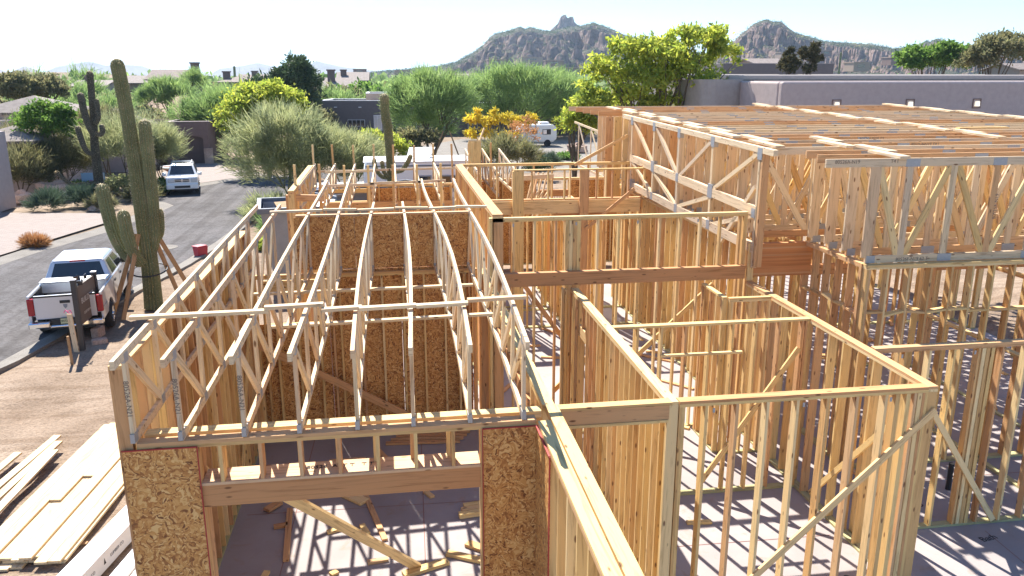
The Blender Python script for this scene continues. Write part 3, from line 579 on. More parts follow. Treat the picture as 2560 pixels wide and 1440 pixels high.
for i in range(4):
    board('chord', (3.62 + .14 * i, 22.5, 3.0), (3.95 + .13 * i, 22.5, 4.35), .04, .09, M['truss'], lt, up=(0, 1, 0)); board('web', (3.6 + .15 * i, 22.45, 3.3), (3.9 + .15 * i, 22.45, 3.8), .035, .08, M['truss'], lt, up=(0, 1, 0))
board('chord', (3.35, 22.4, 4.2), (4.5, 22.4, 4.25), .04, .12, M['truss'], lt)
tag(board('leaning_board', (2.0, 26.4, 3.0), (3.0, 26.6, 5.35), .04, .14, M['truss'], up=(0, 1, 0)), 'single broad board leaning up behind the far wall of the tall room', 'board')

for i, (a, b_) in enumerate((((-1.9, 8.2), (-1.75, 15.1)), ((.2, 8.2), (.35, 15.1)), ((-2.6, 12.3), (1.5, 12.2)), ((2.0, 12.0), (3.2, 12.0)), ((3.6, 10.4), (6.6, 10.35)), ((7.2, 11.8), (14, 11.75)), ((9.0, 8.2), (9.1, 10.1)))):
    d_ = (Vector(b_) - Vector(a)).normalized() * .006; sheet('chalk_line', [(a[0] + d_.y, a[1] - d_.x), (b_[0] + d_.y, b_[1] - d_.x), (b_[0] - d_.y, b_[1] + d_.x), (a[0] - d_.y, a[1] + d_.x)], .004, M['chalk'])
# ------------------------------------------------------------------ vehicles
def bev(o, w_=.03, seg=2):
    m = o.modifiers.new('bevel', 'BEVEL'); m.width = w_; m.segments = seg; m.limit_method = 'ANGLE'; m.angle_limit = math.radians(35); return o
def frustum(mb, b, t, z0, z1, mi=0):                    # b, t: (x0,x1,y0,y1) at z0 and z1
    vs = [(b[0],b[2],z0),(b[1],b[2],z0),(b[1],b[3],z0),(b[0],b[3],z0),(t[0],t[2],z1),(t[1],t[2],z1),(t[1],t[3],z1),(t[0],t[3],z1)]
    return mb.add(vs, [(0,3,2,1),(4,5,6,7),(0,1,5,4),(1,2,6,5),(2,3,7,6),(3,0,4,7)], mi)
def arch(y0, y1, z0, z1, cents, r):                     # side outline with wheel arches, in (y,z)
    p = [(y0, z0)]
    for c in cents: p += [(c - r * math.cos(a), max(z0, .42 + r * math.sin(a))) for a in np.linspace(.0, math.pi, 11)]
    return p + [(y1, z0), (y1, z1), (y0, z1)]
def wheel(par, x, y, r, wd, side, rim='chrome'):
    t = MB(); n = 28
    prof = [(0, r * .62), (.02, r * .93), (.07, r), (wd - .07, r), (wd - .02, r * .93), (wd, r * .62)]
    for k in range(n):
        for j, (a, q) in enumerate(prof):
            th = 2 * math.pi * k / n; t.v.append((a * side, q * math.cos(th), q * math.sin(th)))
    J = len(prof)
    for k in range(n):
        for j in range(J - 1): t.f.append((k*J+j, k*J+j+1, ((k+1)%n)*J+j+1, ((k+1)%n)*J+j)); t.m.append(0); t.sm.append(True)
    w0 = t.obj('wheel', M['rubber'], par, Matrix.Translation((x, y, r)))
    q = MB(); q.cyl((wd * .8 * side, 0, 0), r * .62, .03 * side, 24, 'x', 0)
    for k in range(5):
        a = 2 * math.pi * k / 5; q.box((0, -.045, .04), (.05, .045, r * .58), 0, Matrix.Translation(((wd * .86) * side - .025, 0, 0)) @ Matrix.Rotation(a, 4, 'X'))
    q.tube([(wd * .9 * side, r * .6 * math.cos(a), r * .6 * math.sin(a)) for a in np.linspace(0, 2 * math.pi, 25)], [.02] * 25, 6)
    q.cyl((wd * .84 * side, 0, 0), .07, .07 * side, 12, 'x'); q.obj('rim', M[rim], w0); return w0
def quad_panel(mb, pts, off, mi=0):
    p = [Vector(q) for q in pts]; n = (p[1] - p[0]).cross(p[2] - p[0]).normalized() * off
    mb.add([q + n for q in p] + list(p), [(0,1,2,3)] + [(i, 4+i, 4+(i+1)%4, (i+1)%4) for i in range(4)], mi)
def truck():
    t = thing('pickup_truck', 'silver four door pickup truck with a tool box parked on the street', 'pickup truck', (-9.08, 22.75, G0), math.radians(9))
    t.scale = (.93, .93, .93)
    P = M['paint_silver']
    mb = MB()
    side = arch(0, 2.06, .62, 1.46, [1.28], .52)
    mb.prism(side, .92, 1.0, axis='x'); mb.prism(side, -1.0, -.92, axis='x')
    mb.box((-.92, .05, .82), (.92, 2.05, .88)); mb.box((-.92, 1.98, .88), (.92, 2.06, 1.46))
    bev(mb.obj('bed', P, t), .025)
    mb = MB().box((-.915, .06, .885), (.915, 1.97, .895)); mb.box((-.915, .07, .895), (-.90, 1.97, 1.42)); mb.box((.90, .07, .895), (.915, 1.97, 1.42)); mb.obj('bed_liner', M['black'], t)
    g = bev(MB().box((-.82, -.02, .74), (.82, .05, 1.46)).obj('tailgate', P, t), .02)
    MB().box((-.82, -.025, 1.40), (.82, -.005, 1.45)).obj('spoiler_strip', M['black'], g); bev(MB().box((-.14, -.035, 1.20), (.14, -.015, 1.29)).obj('handle', M['black'], g), .02)
    em = MB(); em.add([(-.06,-.024,1.17),(.06,-.024,1.17),(.05,-.024,1.09),(0,-.024,1.03),(-.05,-.024,1.09)], [(0,4,3,2,1)], 0); em.obj('emblem', M['grey'], g)
    for s in (-1, 1):
        bev(MB().box((.83 * s if s > 0 else -1.005, -.03, .86), (1.005 if s > 0 else -.83, .10, 1.38)).obj('tail_lamp', M['redlens'], t), .03)
    b = MB(); b.box((-1.0, -.24, .52), (-.42, -.02, .70)); b.box((.42, -.24, .52), (1.0, -.02, .70)); b.box((-.45, -.16, .48), (.45, -.02, .58)); bb = bev(b.obj('rear_bumper', M['chrome'], t), .04)
    MB().box((-.42, -.10, .58), (.42, -.03, .74)).obj('step', M['black'], bb)
    pl = MB().box((-.16, -.125, .60), (.16, -.11, .76)).obj('number_plate', plain('number_plate_cream', (.55, .55, .32), .5), bb)
    lettering('8472KX', .085, (0, -.1265, .68), (1, 0, 0), (0, 0, 1), M['ink'], pl)
    bx = MB().box((-.93, 1.42, 1.18), (.93, 1.94, 1.50)); bx.box((-.96, 1.38, 1.50), (.96, 1.97, 1.545)); tb = bev(bx.obj('tool_box', plain('aluminium', (.68, .69, .7), .35, .6), t), .015); bev(MB().box((-.07, 1.365, 1.38), (.07, 1.40, 1.45)).obj('latch', M['black'], tb), .01)
    c = MB(); c.prism(arch(2.08, 4.72, .52, 1.46, [], .5), -1.0, 1.0, axis='x'); cab = bev(c.obj('cab', P, t), .06, 3)
    gh = MB(); frustum(gh, (-.97, .97, 2.10, 4.75), (-.76, .76, 2.30, 3.95), 1.44, 1.99); frustum(gh, (-.77, .77, 2.29, 3.97), (-.66, .66, 2.45, 3.8), 1.985, 2.05); bev(gh.obj('roof', P, cab), .05, 3)
    gl = MB(); lerp = lambda a, b, f: tuple(a[i] + (b[i] - a[i]) * f for i in range(3))
    def on(face, u0, u1, v0, v1):                      # face corners: bl, br, tr, tl
        bl, br, tr, tl = face; q = []
        for u, v in ((u0, v0), (u1, v0), (u1, v1), (u0, v1)): q.append(lerp(lerp(bl, br, u), lerp(tl, tr, u), v))
        return q
    rear = ((-.97, 2.10, 1.44), (.97, 2.10, 1.44), (.76, 2.30, 1.99), (-.76, 2.30, 1.99)); right = ((.97, 2.10, 1.44), (.97, 4.75, 1.44), (.76, 3.95, 1.99), (.76, 2.30, 1.99)); left = ((-.97, 4.75, 1.44), (-.97, 2.10, 1.44), (-.76, 2.30, 1.99), (-.76, 3.95, 1.99)); front = ((.97, 4.75, 1.44), (-.97, 4.75, 1.44), (-.76, 3.95, 1.99), (.76, 3.95, 1.99))
    quad_panel(gl, on(rear, .09, .91, .12, .88), .004); gl.obj('rear_window', M['glass'], cab)
    for fc, nm, rs in ((right, 'side_window', ((.1, .43, .1, .86), (.49, .86, .1, .86))), (left, 'side_window', ((.14, .51, .1, .86), (.57, .9, .1, .86))), (front, 'windscreen', ((.06, .94, .08, .92),))):
        for r_ in rs:
            q = MB(); quad_panel(q, on(fc, *r_), .004); q.obj(nm, M['glass'], cab)
    MB().box((-.22, 2.275, 1.955), (.22, 2.32, 2.0)).obj('brake_lamp', M['redlens'], cab)
    for s in (-1, 1):
        for y in (2.35, 3.45): bev(MB().box((s * 1.0 - .012, y, 1.22), (s * 1.0 + .022, y + .22, 1.29)).obj('door_handle', M['black'], cab), .012)
        for y in (2.12, 3.30, 4.45): MB().box((s * 1.0 - .004, y - .006, .6), (s * 1.0 + .003, y + .006, 1.42)).obj('door_gap', M['black'], cab)
        MB().box((s * 1.0 - .01, .05, .98 - .0), (s * 1.0 + .008, .7, 1.0)).obj('trim_strip', M['grey'], t)
        bev(MB().box((s * 1.03 - .1, 4.25, 1.42), (s * 1.03 + .16 * s + (.1 if s < 0 else 0), 4.4, 1.66)).obj('wing_mirror', M['black'], cab), .03)
    h = MB(); h.prism(arch(4.66, 6.0, .55, 1.40, [5.15], .50), -.99, .99, axis='x'); bev(h.obj('bonnet', P, t), .09, 3)
    MB().box((-.98, 5.95, .5), (.98, 6.1, .78)).obj('front_bumper', M['chrome'], t)
    for s in (-1, 1):
        for y in (1.28, 5.15): wheel(t, s * .78, y, .42, .26, s)
    MB().box((-.7, .2, .35), (.7, 5.5, .58)).obj('chassis', M['black'], t)
    return t
truck()
def suv():
    t = thing('suv_car', 'white sport utility car parked facing the camera by the brown garage', 'car', (-12.95, 51.9, G0), math.radians(12)); P = M['paint_white']
    b = MB(); b.prism(arch(.0, 4.5, .42, 1.12, [.85, 3.6], .44), -.92, .92, axis='x'); body = bev(b.obj('body', P, t), .08, 3)
    g = MB(); frustum(g, (-.88, .88, 1.05, 4.45), (-.68, .68, 1.75, 4.2), 1.10, 1.70); frustum(g, (-.69, .69, 1.74, 4.2), (-.6, .6, 1.9, 4.05), 1.695, 1.76); bev(g.obj('cabin', P, t), .04, 3)
    fr = ((-.88, 1.05, 1.10), (.88, 1.05, 1.10), (.68, 1.75, 1.70), (-.68, 1.75, 1.70)); L2 = lambda a, b_, f: tuple(a[i] + (b_[i] - a[i]) * f for i in range(3))
    def on(f, u0, u1, v0, v1):
        return [L2(L2(f[0], f[1], u), L2(f[3], f[2], u), v) for u, v in ((u0, v0), (u1, v0), (u1, v1), (u0, v1))]
    q = MB(); quad_panel(q, on(fr, .07, .93, .1, .92), .005); q.obj('windscreen', M['glass'], t)
    for s in (-1, 1):
        f = ((s * .88, 1.05, 1.1), (s * .88, 4.45, 1.1), (s * .68, 4.2, 1.7), (s * .68, 1.75, 1.7)); f = f if s > 0 else (f[1], f[0], f[3], f[2])
        for a in ((.2, .45), (.5, .72), (.76, .93)):
            a = a if s > 0 else (1 - a[1], 1 - a[0]); q = MB(); quad_panel(q, on(f, a[0], a[1], .12, .85), .005); q.obj('side_window', M['glass'], t)
        bev(MB().box((s * .92 if s > 0 else -1.16, 1.15, 1.08), (1.16 if s > 0 else -.92, 1.3, 1.3)).obj('wing_mirror', P, t), .04)
        bev(MB().box((s * .66 - .16, -.03, .80), (s * .66 + .2, .1, 1.02)).obj('headlamp', M['lamp'], t), .03); bev(MB().box((s * .68 - .12, -.04, .5), (s * .68 + .12, .02, .6)).obj('fog_lamp', M['grey'], t), .02)
        MB().box((s * .6 - .02, 2.0, 1.74), (s * .6 + .02, 4.0, 1.82)).obj('roof_rail', M['grey'], t)
        for y in (.85, 3.6): wheel(t, s * .70, y, .37, .24, s)
    gr = bev(MB().box((-.44, -.035, .82), (.44, .03, 1.02)).obj('grille', M['chrome'], t), .02)
    for z in (.835, .93): MB().box((-.40, -.045, z), (-.05, -.02, z + .06)).obj('grille_slot', M['black'], gr); MB().box((.05, -.045, z), (.40, -.02, z + .06)).obj('grille_slot', M['black'], gr)
    bu = bev(MB().box((-.93, -.09, .38), (.93, .12, .72)).obj('front_bumper', P, t), .06, 3); MB().box((-.45, -.105, .46), (.45, -.07, .60)).obj('air_intake', M['black'], bu); MB().box((-.5, 2.1, 1.765), (.5, 2.7, 1.775)).obj('sunroof', M['glass'], t); MB().box((-.5, .3, .25), (.5, 4.2, .45)).obj('chassis', M['black'], t)
suv()
def bowl():
    t = thing('bowl_planter', 'wide terracotta bowl on a low pedestal behind the white car', 'planter', (-15.2, 59.0, G0)); b = MB()
    b.tube([(0,0,0),(0,0,.1),(0,0,.55),(0,0,.7),(0,0,.95),(0,0,1.0)], [.7, .72, .35, .4, .82, .85], 24); b.obj('bowl', M['terracotta'], t); MB().tube([(.84*math.cos(a), .84*math.sin(a), 1.0) for a in np.linspace(0, 2*math.pi, 25)], [.06]*25, 6).obj('rim', M['white'], t)
bowl()
def trailer():
    t = thing('travel_trailer', 'long white travel trailer with dark windows behind the rear garage wing', 'trailer', (-1.3, 35.6, G0), math.radians(1))
    b = MB(); b.prism([(0, .7), (4.7, .7), (4.7, 3.35), (4.5, 3.5), (.25, 3.5), (0, 3.2)], 0, 2.5, axis='y'); bev(b.obj('body', M['white'], t), .05)
    MB().box((.1, -.02, 3.3), (4.7, .0, 3.36)).obj('trim_rail', M['darkblue'], t); MB().box((0, -.03, 3.49), (4.75, 2.52, 3.53)).obj('roof_edge', M['roofwhite'], t)
    for x, w_, z0, z1 in ((2.35, .55, 2.25, 2.85), (3.35, .45, 2.2, 2.85), (3.95, .5, 2.2, 2.85)):
        f = MB().box((x - .05, -.03, z0 - .05), (x + w_ + .05, -.003, z1 + .05)).obj('window', M['grey'], t); bev(MB().box((x, -.045, z0), (x + w_, -.02, z1)).obj('pane', M['glass'], f), .01)
    MB().box((3.6, -.02, .8), (4.4, -.004, 1.9)).obj('lower_panel', plain('printed_panel', (.55, .53, .5), .5, 0, .35, 5), t)
    u = MB(); u.add([(1.9, .9, 3.55), (2.9, .9, 3.55), (3.3, 2.2, 3.95), (2.1, 2.2, 3.95), (1.9, .9, 3.5), (2.9, .9, 3.5), (3.3, 2.2, 3.9), (2.1, 2.2, 3.9)], [(0,1,2,3),(7,6,5,4),(0,4,5,1),(1,5,6,2),(2,6,7,3),(3,7,4,0)]); u.obj('roof_hatch', M['roofwhite'], t)
    for y in (.5, 2.0): MB().cyl((1.8 + y * .3, -.02, .38), .38, .25, 20, 'y').obj('wheel', M['rubber'], t)
    p = thing('white_van', 'white van roof showing through the brush left of the trailer', 'van', (-4.4, 36.6, G0)); bv = MB(); frustum(bv, (0, 4.6, 0, 1.9), (.5, 3.8, .15, 1.75), 1.5, 2.35); bv.box((-.3, -.02, .4), (4.9, 1.95, 1.5)); bev(bv.obj('body', M['paint_white'], p), .12, 3)
    q = MB(); q.box((1.0, .02, 1.6), (3.3, .10, 2.15)); q.obj('side_window', M['glass'], p)
    for x in (.6, 3.8): MB().cyl((x, -.05, .36), .36, .25, 20, 'y').obj('wheel', M['rubber'], p)
trailer()
def dumpster():
    t = thing('roll_off_dumpster', 'grey steel dumpster heaped with cardboard behind the garage', 'dumpster', (-4.45, 27.4, G0), math.radians(8))
    b = MB(); b.prism([(.35, 0), (2.9, 0), (3.1, 2.75), (.0, 2.75), (.12, 1.6)], 0, .1, axis='y'); b.prism([(.35, 0), (2.9, 0), (3.1, 2.75), (.0, 2.75)], 2.3, 2.4, axis='y'); b.add([(.35,0,0),(.35,2.4,0),(0,2.4,2.75),(0,0,2.75)], [(0,1,2,3)]); b.add([(.42,.05,0),(.42,2.35,0),(.08,2.35,2.75),(.08,.05,2.75)], [(3,2,1,0)]); b.add([(2.9,0,0),(2.9,2.4,0),(3.1,2.4,2.75),(3.1,0,2.75)], [(3,2,1,0)]); b.box((.35, 0, 0), (2.9, 2.4, .1)); b.box((.3, .1, 1.2), (2.95, 2.3, 2.5))
    b.obj('container', M['grey'], t); r = MB(); r.box((-.12, -.12, 2.7), (3.2, .02, 2.88)); r.box((-.12, .02, 2.7), (.02, 2.4, 2.88)); r.box((-.12, 2.4, 2.7), (3.2, 2.52, 2.88)); r.obj('rim', M['darkblue'], t)
    for i, (x, y, rz, s, mt) in enumerate(((.9, .8, .4, .8, 'stake'), (1.9, 1.0, -.3, .7, 'white'), (2.4, 1.6, .8, .6, 'stake'), (1.4, 1.7, 1.2, .7, 'grey'))):
        o = MB().box((-s * .6, -s * .45, -.02), (s * .6, s * .45, .02)).obj('scrap_sheet', M[mt], None, Matrix.Translation((-4.45 + x, 27.4 + y, 2.66)) @ Matrix.Rotation(rz, 4, 'Z') @ Matrix.Rotation(.35 + .1 * i, 4, 'X')); tag(o, ['brown cardboard sheet tipped at the left of the dumpster load', 'white board sheet sticking up from the dumpster load', 'small brown sheet at the right of the dumpster load', 'grey sheet lying at the back of the dumpster load'][i], 'scrap', 'scrap in the dumpster')
    d = thing('dump_trailer', 'dark blue grey dump trailer with pale top rails behind the wing trusses', 'trailer', (-2.0, 28.6, G0), math.radians(38))
    b = MB(); b.box((0, 0, .8), (4.8, .08, 3.05)); b.box((0, 2.0, .8), (4.8, 2.08, 3.05)); b.box((0, .08, .8), (4.8, 2.0, .9)); b.box((0, .08, .9), (.08, 2, 3.05)); b.box((4.72, .08, .9), (4.8, 2, 3.05)); b.obj('container', M['darkblue'], d)
    for z in (3.05, 2.72): MB().box((-.03, -.05, z), (4.83, -.002, z + .07)).obj('rail', M['kerb'], d)
    for x in (1.8, 2.7): MB().cyl((x, -.1, .38), .38, .25, 18, 'y').obj('wheel', M['rubber'], d)
dumpster()
def motorhome():
    t = thing('motorhome', 'cream motorhome with rounded ends parked beyond the cul de sac', 'motorhome', (12.75, 83.2, G0), math.radians(3)); k = .9
    b = MB(); b.prism([(0, .9), (.15, .45), (3.9, .45), (4.3, .8), (4.3, 1.9), (3.95, 2.25), (.55, 2.25), (.1, 1.6)], 0, 2.2, axis='y'); bev(b.obj('body', M['creme'], t), .12, 3)
    f = bev(MB().box((2.75, -.03, 1.25), (3.65, -.004, 1.8)).obj('window', M['black'], t), .02); MB().box((2.82, -.045, 1.31), (3.2, -.02, 1.74)).obj('pane', M['lamp'], f); bev(MB().box((1.6, -.03, 1.35), (2.2, -.004, 1.75)).obj('window', M['glass'], t), .02)
    bev(MB().box((2.6, .6, 2.25), (3.6, 1.6, 2.5)).obj('roof_unit', M['roofwhite'], t), .05); MB().box((.4, -.02, 2.0), (2.9, -.002, 2.06)).obj('trim_rail', M['roofwhite'], t)
    for x in (.9, 3.3): MB().cyl((x, -.02, .36), .36, .25, 18, 'y').obj('wheel', M['rubber'], t)
motorhome()
# ------------------------------------------------------------------ small street things
def signpost():
    a = Vector((-8.47, 21.9, G0)); b_ = Vector((-8.5, 23.45, G0)); t = thing('site_sign', 'dark bronze sign board between two posts with pale lettering, beside the pickup', 'sign', a)
    for p, h in ((a, 1.95), (b_, 1.8)):
        board('post', p - Vector((0, 0, .1)), p + Vector((0, 0, h)), .12, .12, M['signbrown'], t, up=(b_ - a)); board('post_cap', p + Vector((0, 0, h + .002)), p + Vector((0, 0, h + .022)), .14, .14, M['white'], t, up=(b_ - a))
    d = (b_ - a).normalized(); n = Vector((d.y, -d.x, 0)); c = (a + b_) / 2
    board('panel', a + d * .07 + Vector((0, 0, 1.2)), b_ - d * .07 + Vector((0, 0, 1.2)), .05, 1.05, plain('sign_face_brown', (.12, .085, .06), .6), t)
    wt = plain('sign_lettering', (.55, .5, .42), .7)
    lettering('BUILDERS', .22, c + n * .028 + Vector((0, 0, 1.28)) - a, d, (0, 0, 1), wt, t); lettering('CUSTOM HOMES', .1, c + n * .028 + Vector((0, 0, .93)) - a, d, (0, 0, 1), wt, t)
    MBx = MB()
    for i in range(10):
        q = Vector((rng.normal(0, .06), rng.normal(0, .10), rng.normal(0, .07))); MBx.box((-.06, -.004, -.05), (.06, .004, .05), 0, Matrix.Translation(q) @ Matrix.Rotation(rng.uniform(0, 6), 4, 'Z') @ Matrix.Rotation(rng.uniform(-1, 1), 4, 'X'))
    o = MBx.obj('plastic_sheet', plain('black_plastic_film', (.03, .03, .035), .15), None, Matrix.Translation(a + d * .5 + Vector((0, 0, 1.86)))); tag(o, 'crumpled shiny black plastic tied on top of the site sign', 'plastic sheet')
    tag(board('survey_board', a + Vector((-.12, -.10, -.1)), a + Vector((-.18, -.08, 1.05)), .03, .15, M['truss'], up=(.9, -.3, 0)), 'pale upright board leaning against the near post of the site sign', 'board')
    rb = MB().tube([(0, 0, 0), (.06, .01, .03), (.1, 0, -.06), (.02, 0, -.05), (-.05, 0, .04), (-.1, .01, -.03)], [.012] * 6, 6).obj('ribbon', plain('pink_ribbon', (.7, .03, .2), .6), None, Matrix.Translation(a + Vector((-.2, -.1, 1.13)))); tag(rb, 'bright pink ribbon tied round the pale board by the site sign', 'ribbon')
    for i, (p, h, lb) in enumerate((((-8.35, 20.8), .75, 'short wooden stake standing alone on the dirt before the site sign'),)): tag(board('stake', (*p, G0 - .05), (p[0] - .01, p[1], G0 + h), .05, .06, M['stake'], up=(0, 1, 0)), lb, 'stake')
    for i, (x, y, lb) in enumerate(((-8.2, 22.4, 'flat stone with a pale top between the site sign posts'), (-8.5, 23.2, 'brown block of earth at the foot of the far sign post'))):
        o = MB().box((-.2, -.12, -.05), (.2, .12, .16 + .1 * i)).obj('stone', M['rock'], None, Matrix.Translation((x, y, G0)) @ Matrix.Rotation(.4 + i, 4, 'Z')); bev(o, .05); tag(o, lb, 'stone')
signpost()
def extras():
    o = MB().cyl((-9.9, 35.6, G0 + .005), .55, .012, 32).obj('manhole_cover', M['kerb']); tag(o, 'pale round manhole cover in the asphalt behind the saguaro', 'manhole cover')
    t = thing('red_container', 'small red plastic container at the kerb', 'container', (-7.95, 33.6, G0), .9); b = MB(); frustum(b, (-.22, .22, -.15, .15), (-.26, .26, -.18, .18), 0, .42); bev(b.obj('body', M['red'], t), .04); bev(MB().box((-.28, -.2, .42), (.2, .2, .46)).obj('lid', M['red'], t), .02)
    t = thing('yard_sign', 'small colourful picture sign on a post among the left shrubs', 'sign', (-18.75, 54.0, G0)); MB().box((-.05, -.05, 0), (.05, .05, .5)).obj('post', M['grey'], t); p = MB().box((-.75, -.03, .5), (.65, 0, 1.25)).obj('panel', plain('sky_print', (.35, .55, .75), .5), t); MB().box((.3, -.045, .55), (.62, -.032, 1.22)).obj('inset', M['white'], p); MB().prism([(-.6, .55), (.2, .55), (.1, .7), (-.2, .82), (-.5, .68)], -.045, -.032, axis='y').obj('hill_print', plain('violet_print', (.35, .22, .45), .5), p); MB().box((.38, -.06, .75), (.54, -.047, 1.1)).obj('red_print', M['red'], p)
    t = thing('iron_fence', 'low black iron railing at the far end of the lot', 'fence', (8.6, 42.5, G0)); L = 3.4
    q = MB(); q.box((0, -.02, 1.0), (L, .02, 1.05)); q.box((0, -.02, .15), (L, .02, .19)); q.obj('rail', M['iron'], t)
    bars = MB()
    for k in range(24): bars.box((k * L / 23 - .01, -.01, 0), (k * L / 23 + .01, .01, 1.0))
    bars.obj('bars', M['iron'], t)
    g = MB().box((-21.6, 43.6, G0), (-20.75, 48.5, 4.0)); t2 = thing('house_corner', 'blue grey shaded house corner at the extreme left edge', 'house', (-21.2, 43.6, G0)); MB().box((-6, 0, 0), (-.0, 5, 4.2)).obj('wall', M['stucco_mauve'], t2); MB().box((-6, -.25, -.0), (.28, .0, 1.3)).obj('buttress', M['stucco_mauve'], t2)
    # wooden props round the transplanted cacti
    def props(base, spots, h, lab):
        for i, (dx, dy) in enumerate(spots):
            o = board('prop_board', (base[0] + dx, base[1] + dy, G0), (base[0] + dx * .22, base[1] + dy * .22, G0 + h), .045, .13, M['stake'], up=(1, 1, 0)); tag(o, '%s wooden prop from the left %s' % (ordinal(i), lab), 'prop', 'props %s' % lab)
    props((-7.72, 25.89), [(-.95, -1.0), (-.55, -1.25), (.75, .5), (1.1, .9)], 2.45, 'braced against the big saguaro'); props((4.6, 70), [(-1.2, -.3), (1.2, -.4)], 2.6, 'braced against the tree by the dark house')
    st = MB().tube([(.33 * math.cos(a) * 1.6 - 7.72, .33 * math.sin(a) * 1.6 + 25.89, 1.1 + .1 * math.sin(a)) for a in np.linspace(0, 2 * math.pi, 20)], [.025] * 20, 5).obj('strap', M['black']); tag(st, 'black strap looped round the big saguaro and its props', 'strap')
    o = board('wrapped_beam_end', (-3.6, 9.6, .0 + 3.3), (-3.0, 9.4, 3.4), .1, .2, M['wrap'])
    bpy.data.objects.remove(o)
extras()
# ------------------------------------------------------------------ lumber
def smooth_path_(pts, n=5):
    pts = [Vector(p) for p in pts]; out = []
    for i in range(len(pts) - 1):
        a, b, c, d = pts[max(i-1, 0)], pts[i], pts[i+1], pts[min(i+2, len(pts)-1)]
        for k in range(n):
            t = k / n; out.append(.5 * ((2*b) + (c-a)*t + (2*a-5*b+4*c-d)*t*t + (3*b-a-3*c+d)*t**3))
    return out + [pts[-1]]
def lumber():
    wd = wood('bundle_pine', [(.66, .52, .32), (.72, .57, .35), (.62, .46, .26), (.74, .60, .40)], knots=False)
    d = Vector((.08, 1.0, 0)).normalized(); n = Vector((d.y, -d.x, 0)); base = Vector((-6.35, 11.55, 0)); idx = 0
    for k in range(4):
        for j in range(7 if k < 3 else 5):
            s = base + n * (j * .187 + .04 * (k % 2) - (.1 if k == 3 else 0)) + d * random.uniform(-.12, .12) + Vector((0, 0, G0 + .05 + .041 * k))
            L = 4.9 if k < 3 else [4.9, 4.9, 3.1, 2.2, 4.9][j]; off = 0 if L > 4 else [0, 0, 1.6, 2.5, 0][j]
            o = board('lumber_board', s + d * off, s + d * (off + L), .182, .038, wd); tag(o, '%s board from the left in the %s layer of the wide board stack' % (ordinal(j), ['bottom', 'second', 'third', 'top'][k]), 'board', 'boards in the wide stack'); idx += 1
    for i in range(3): tag(board('batten', base + d * (.6 + 1.7 * i) + n * -.15 + Vector((0, 0, G0 + .015)), base + d * (.6 + 1.7 * i) + n * 1.3 + Vector((0, 0, G0 + .015)), .07, .03, M['stake']), '%s batten under the wide board stack from the near end' % ordinal(i), 'batten', 'battens under the wide stack')
    for i, (p, q) in enumerate((((-7.35, 12.6), (-6.9, 16.0)), ((-7.1, 12.3), (-6.72, 15.6)), ((-7.6, 12.8), (-7.35, 15.3)), ((-6.75, 12.2), (-6.65, 15.2)))):
        tag(board('lumber_board', (*p, G0 + .08 + .03 * i), (*q, G0 + .14 + .05 * (i % 2)), .15, .038, wd), '%s loose board from the left lying apart beside the wide stack' % ordinal(i), 'board', 'loose boards left of the wide stack')
    for i, (x0, y0, x1, y1, w_, h) in enumerate(((-4.98, 9.4, -3.85, 15.2, .36, .30), (-4.33, 9.2, -3.35, 14.6, .24, .27), (-4.0, 9.2, -3.2, 14.4, .30, .22))):
        t = thing('wrapped_beam_bundle', ['leftmost white wrapped beam bundle on the dirt, widest', 'middle white wrapped beam bundle on the dirt, narrow and shiny', 'rightmost white wrapped beam bundle beside the garage panel'][i], 'beam bundle', (x0, y0, G0), group='wrapped beam bundles')
        p0 = Vector((x0, y0, G0 + .05 + h / 2)); p1 = Vector((x1, y1, G0 + .05 + h / 2)); dd = (p1 - p0).normalized(); nn = Vector((dd.y, -dd.x, 0))
        bev(board('wrap', p0, p1, w_, h, M['wrap'], t), .012)
        for k in range(7):
            c = p0 + dd * (.6 + .8 * k) - Vector(t.location) + nn * (w_ / 2 + .004); lettering('LUMBER CO', .07, c, dd, (0, 0, 1), M['grey'], t, 'print'); e = MB(); e.add([(0, 0, 0), (.06, 0, 0), (.03, 0, .1)], [(0, 1, 2)]); e.obj('emblem', M['ink'], t, Matrix.Translation(c + dd * .42 - Vector((0, 0, .04))) @ Matrix.Rotation(math.atan2(dd.y, dd.x), 4, 'Z'))
    for i, (x, y, z, rz, L, w_, lb) in enumerate(((-2.0, 11.84, .03, .2, .22, .09, 'small reddish wood block on the garage floor at the left'), (-2.2, 12.45, .05, .9, .3, .14, 'stacked wood offcut against the left garage wall'), (-1.86, 11.6, .03, 1.65, 1.5, .09, 'thin board lying lengthwise on the garage floor'), (.85, 10.55, .03, -.5, .6, .12, 'sunlit offcut on the garage floor near the right panel'), (.25, 10.36, .03, .35, .7, .14, 'offcut at the foot of the yellow brace'), (1.1, 10.75, .03, -.7, .5, .14, 'pale offcut tucked behind the right garage panel'), (-.9, 12.6, .03, -.8, .6, .2, 'flat offcut in the shade of the garage floor'), (-.1, 13.1, .03, .1, .9, .2, 'wide flat offcut under the garage header'))):
        o = board('wood_offcut', (x - math.cos(rz) * L / 2, y - math.sin(rz) * L / 2, z), (x + math.cos(rz) * L / 2, y + math.sin(rz) * L / 2, z), w_, .05, M['fir'] if i < 3 else M['stud']); tag(o, lb, 'offcut')
    for i in range(6): tag(board('lumber_board', (.85 + .05 * (i % 3), 11.7 + .13 * (i % 3), .03 + .042 * (i // 3)), (2.6, 11.95 + .13 * (i % 3), .03 + .042 * (i // 3)), .11, .038, M['stud']), '%s short board of the low pile right on the garage floor' % ordinal(i), 'board', 'low pile on the garage floor')
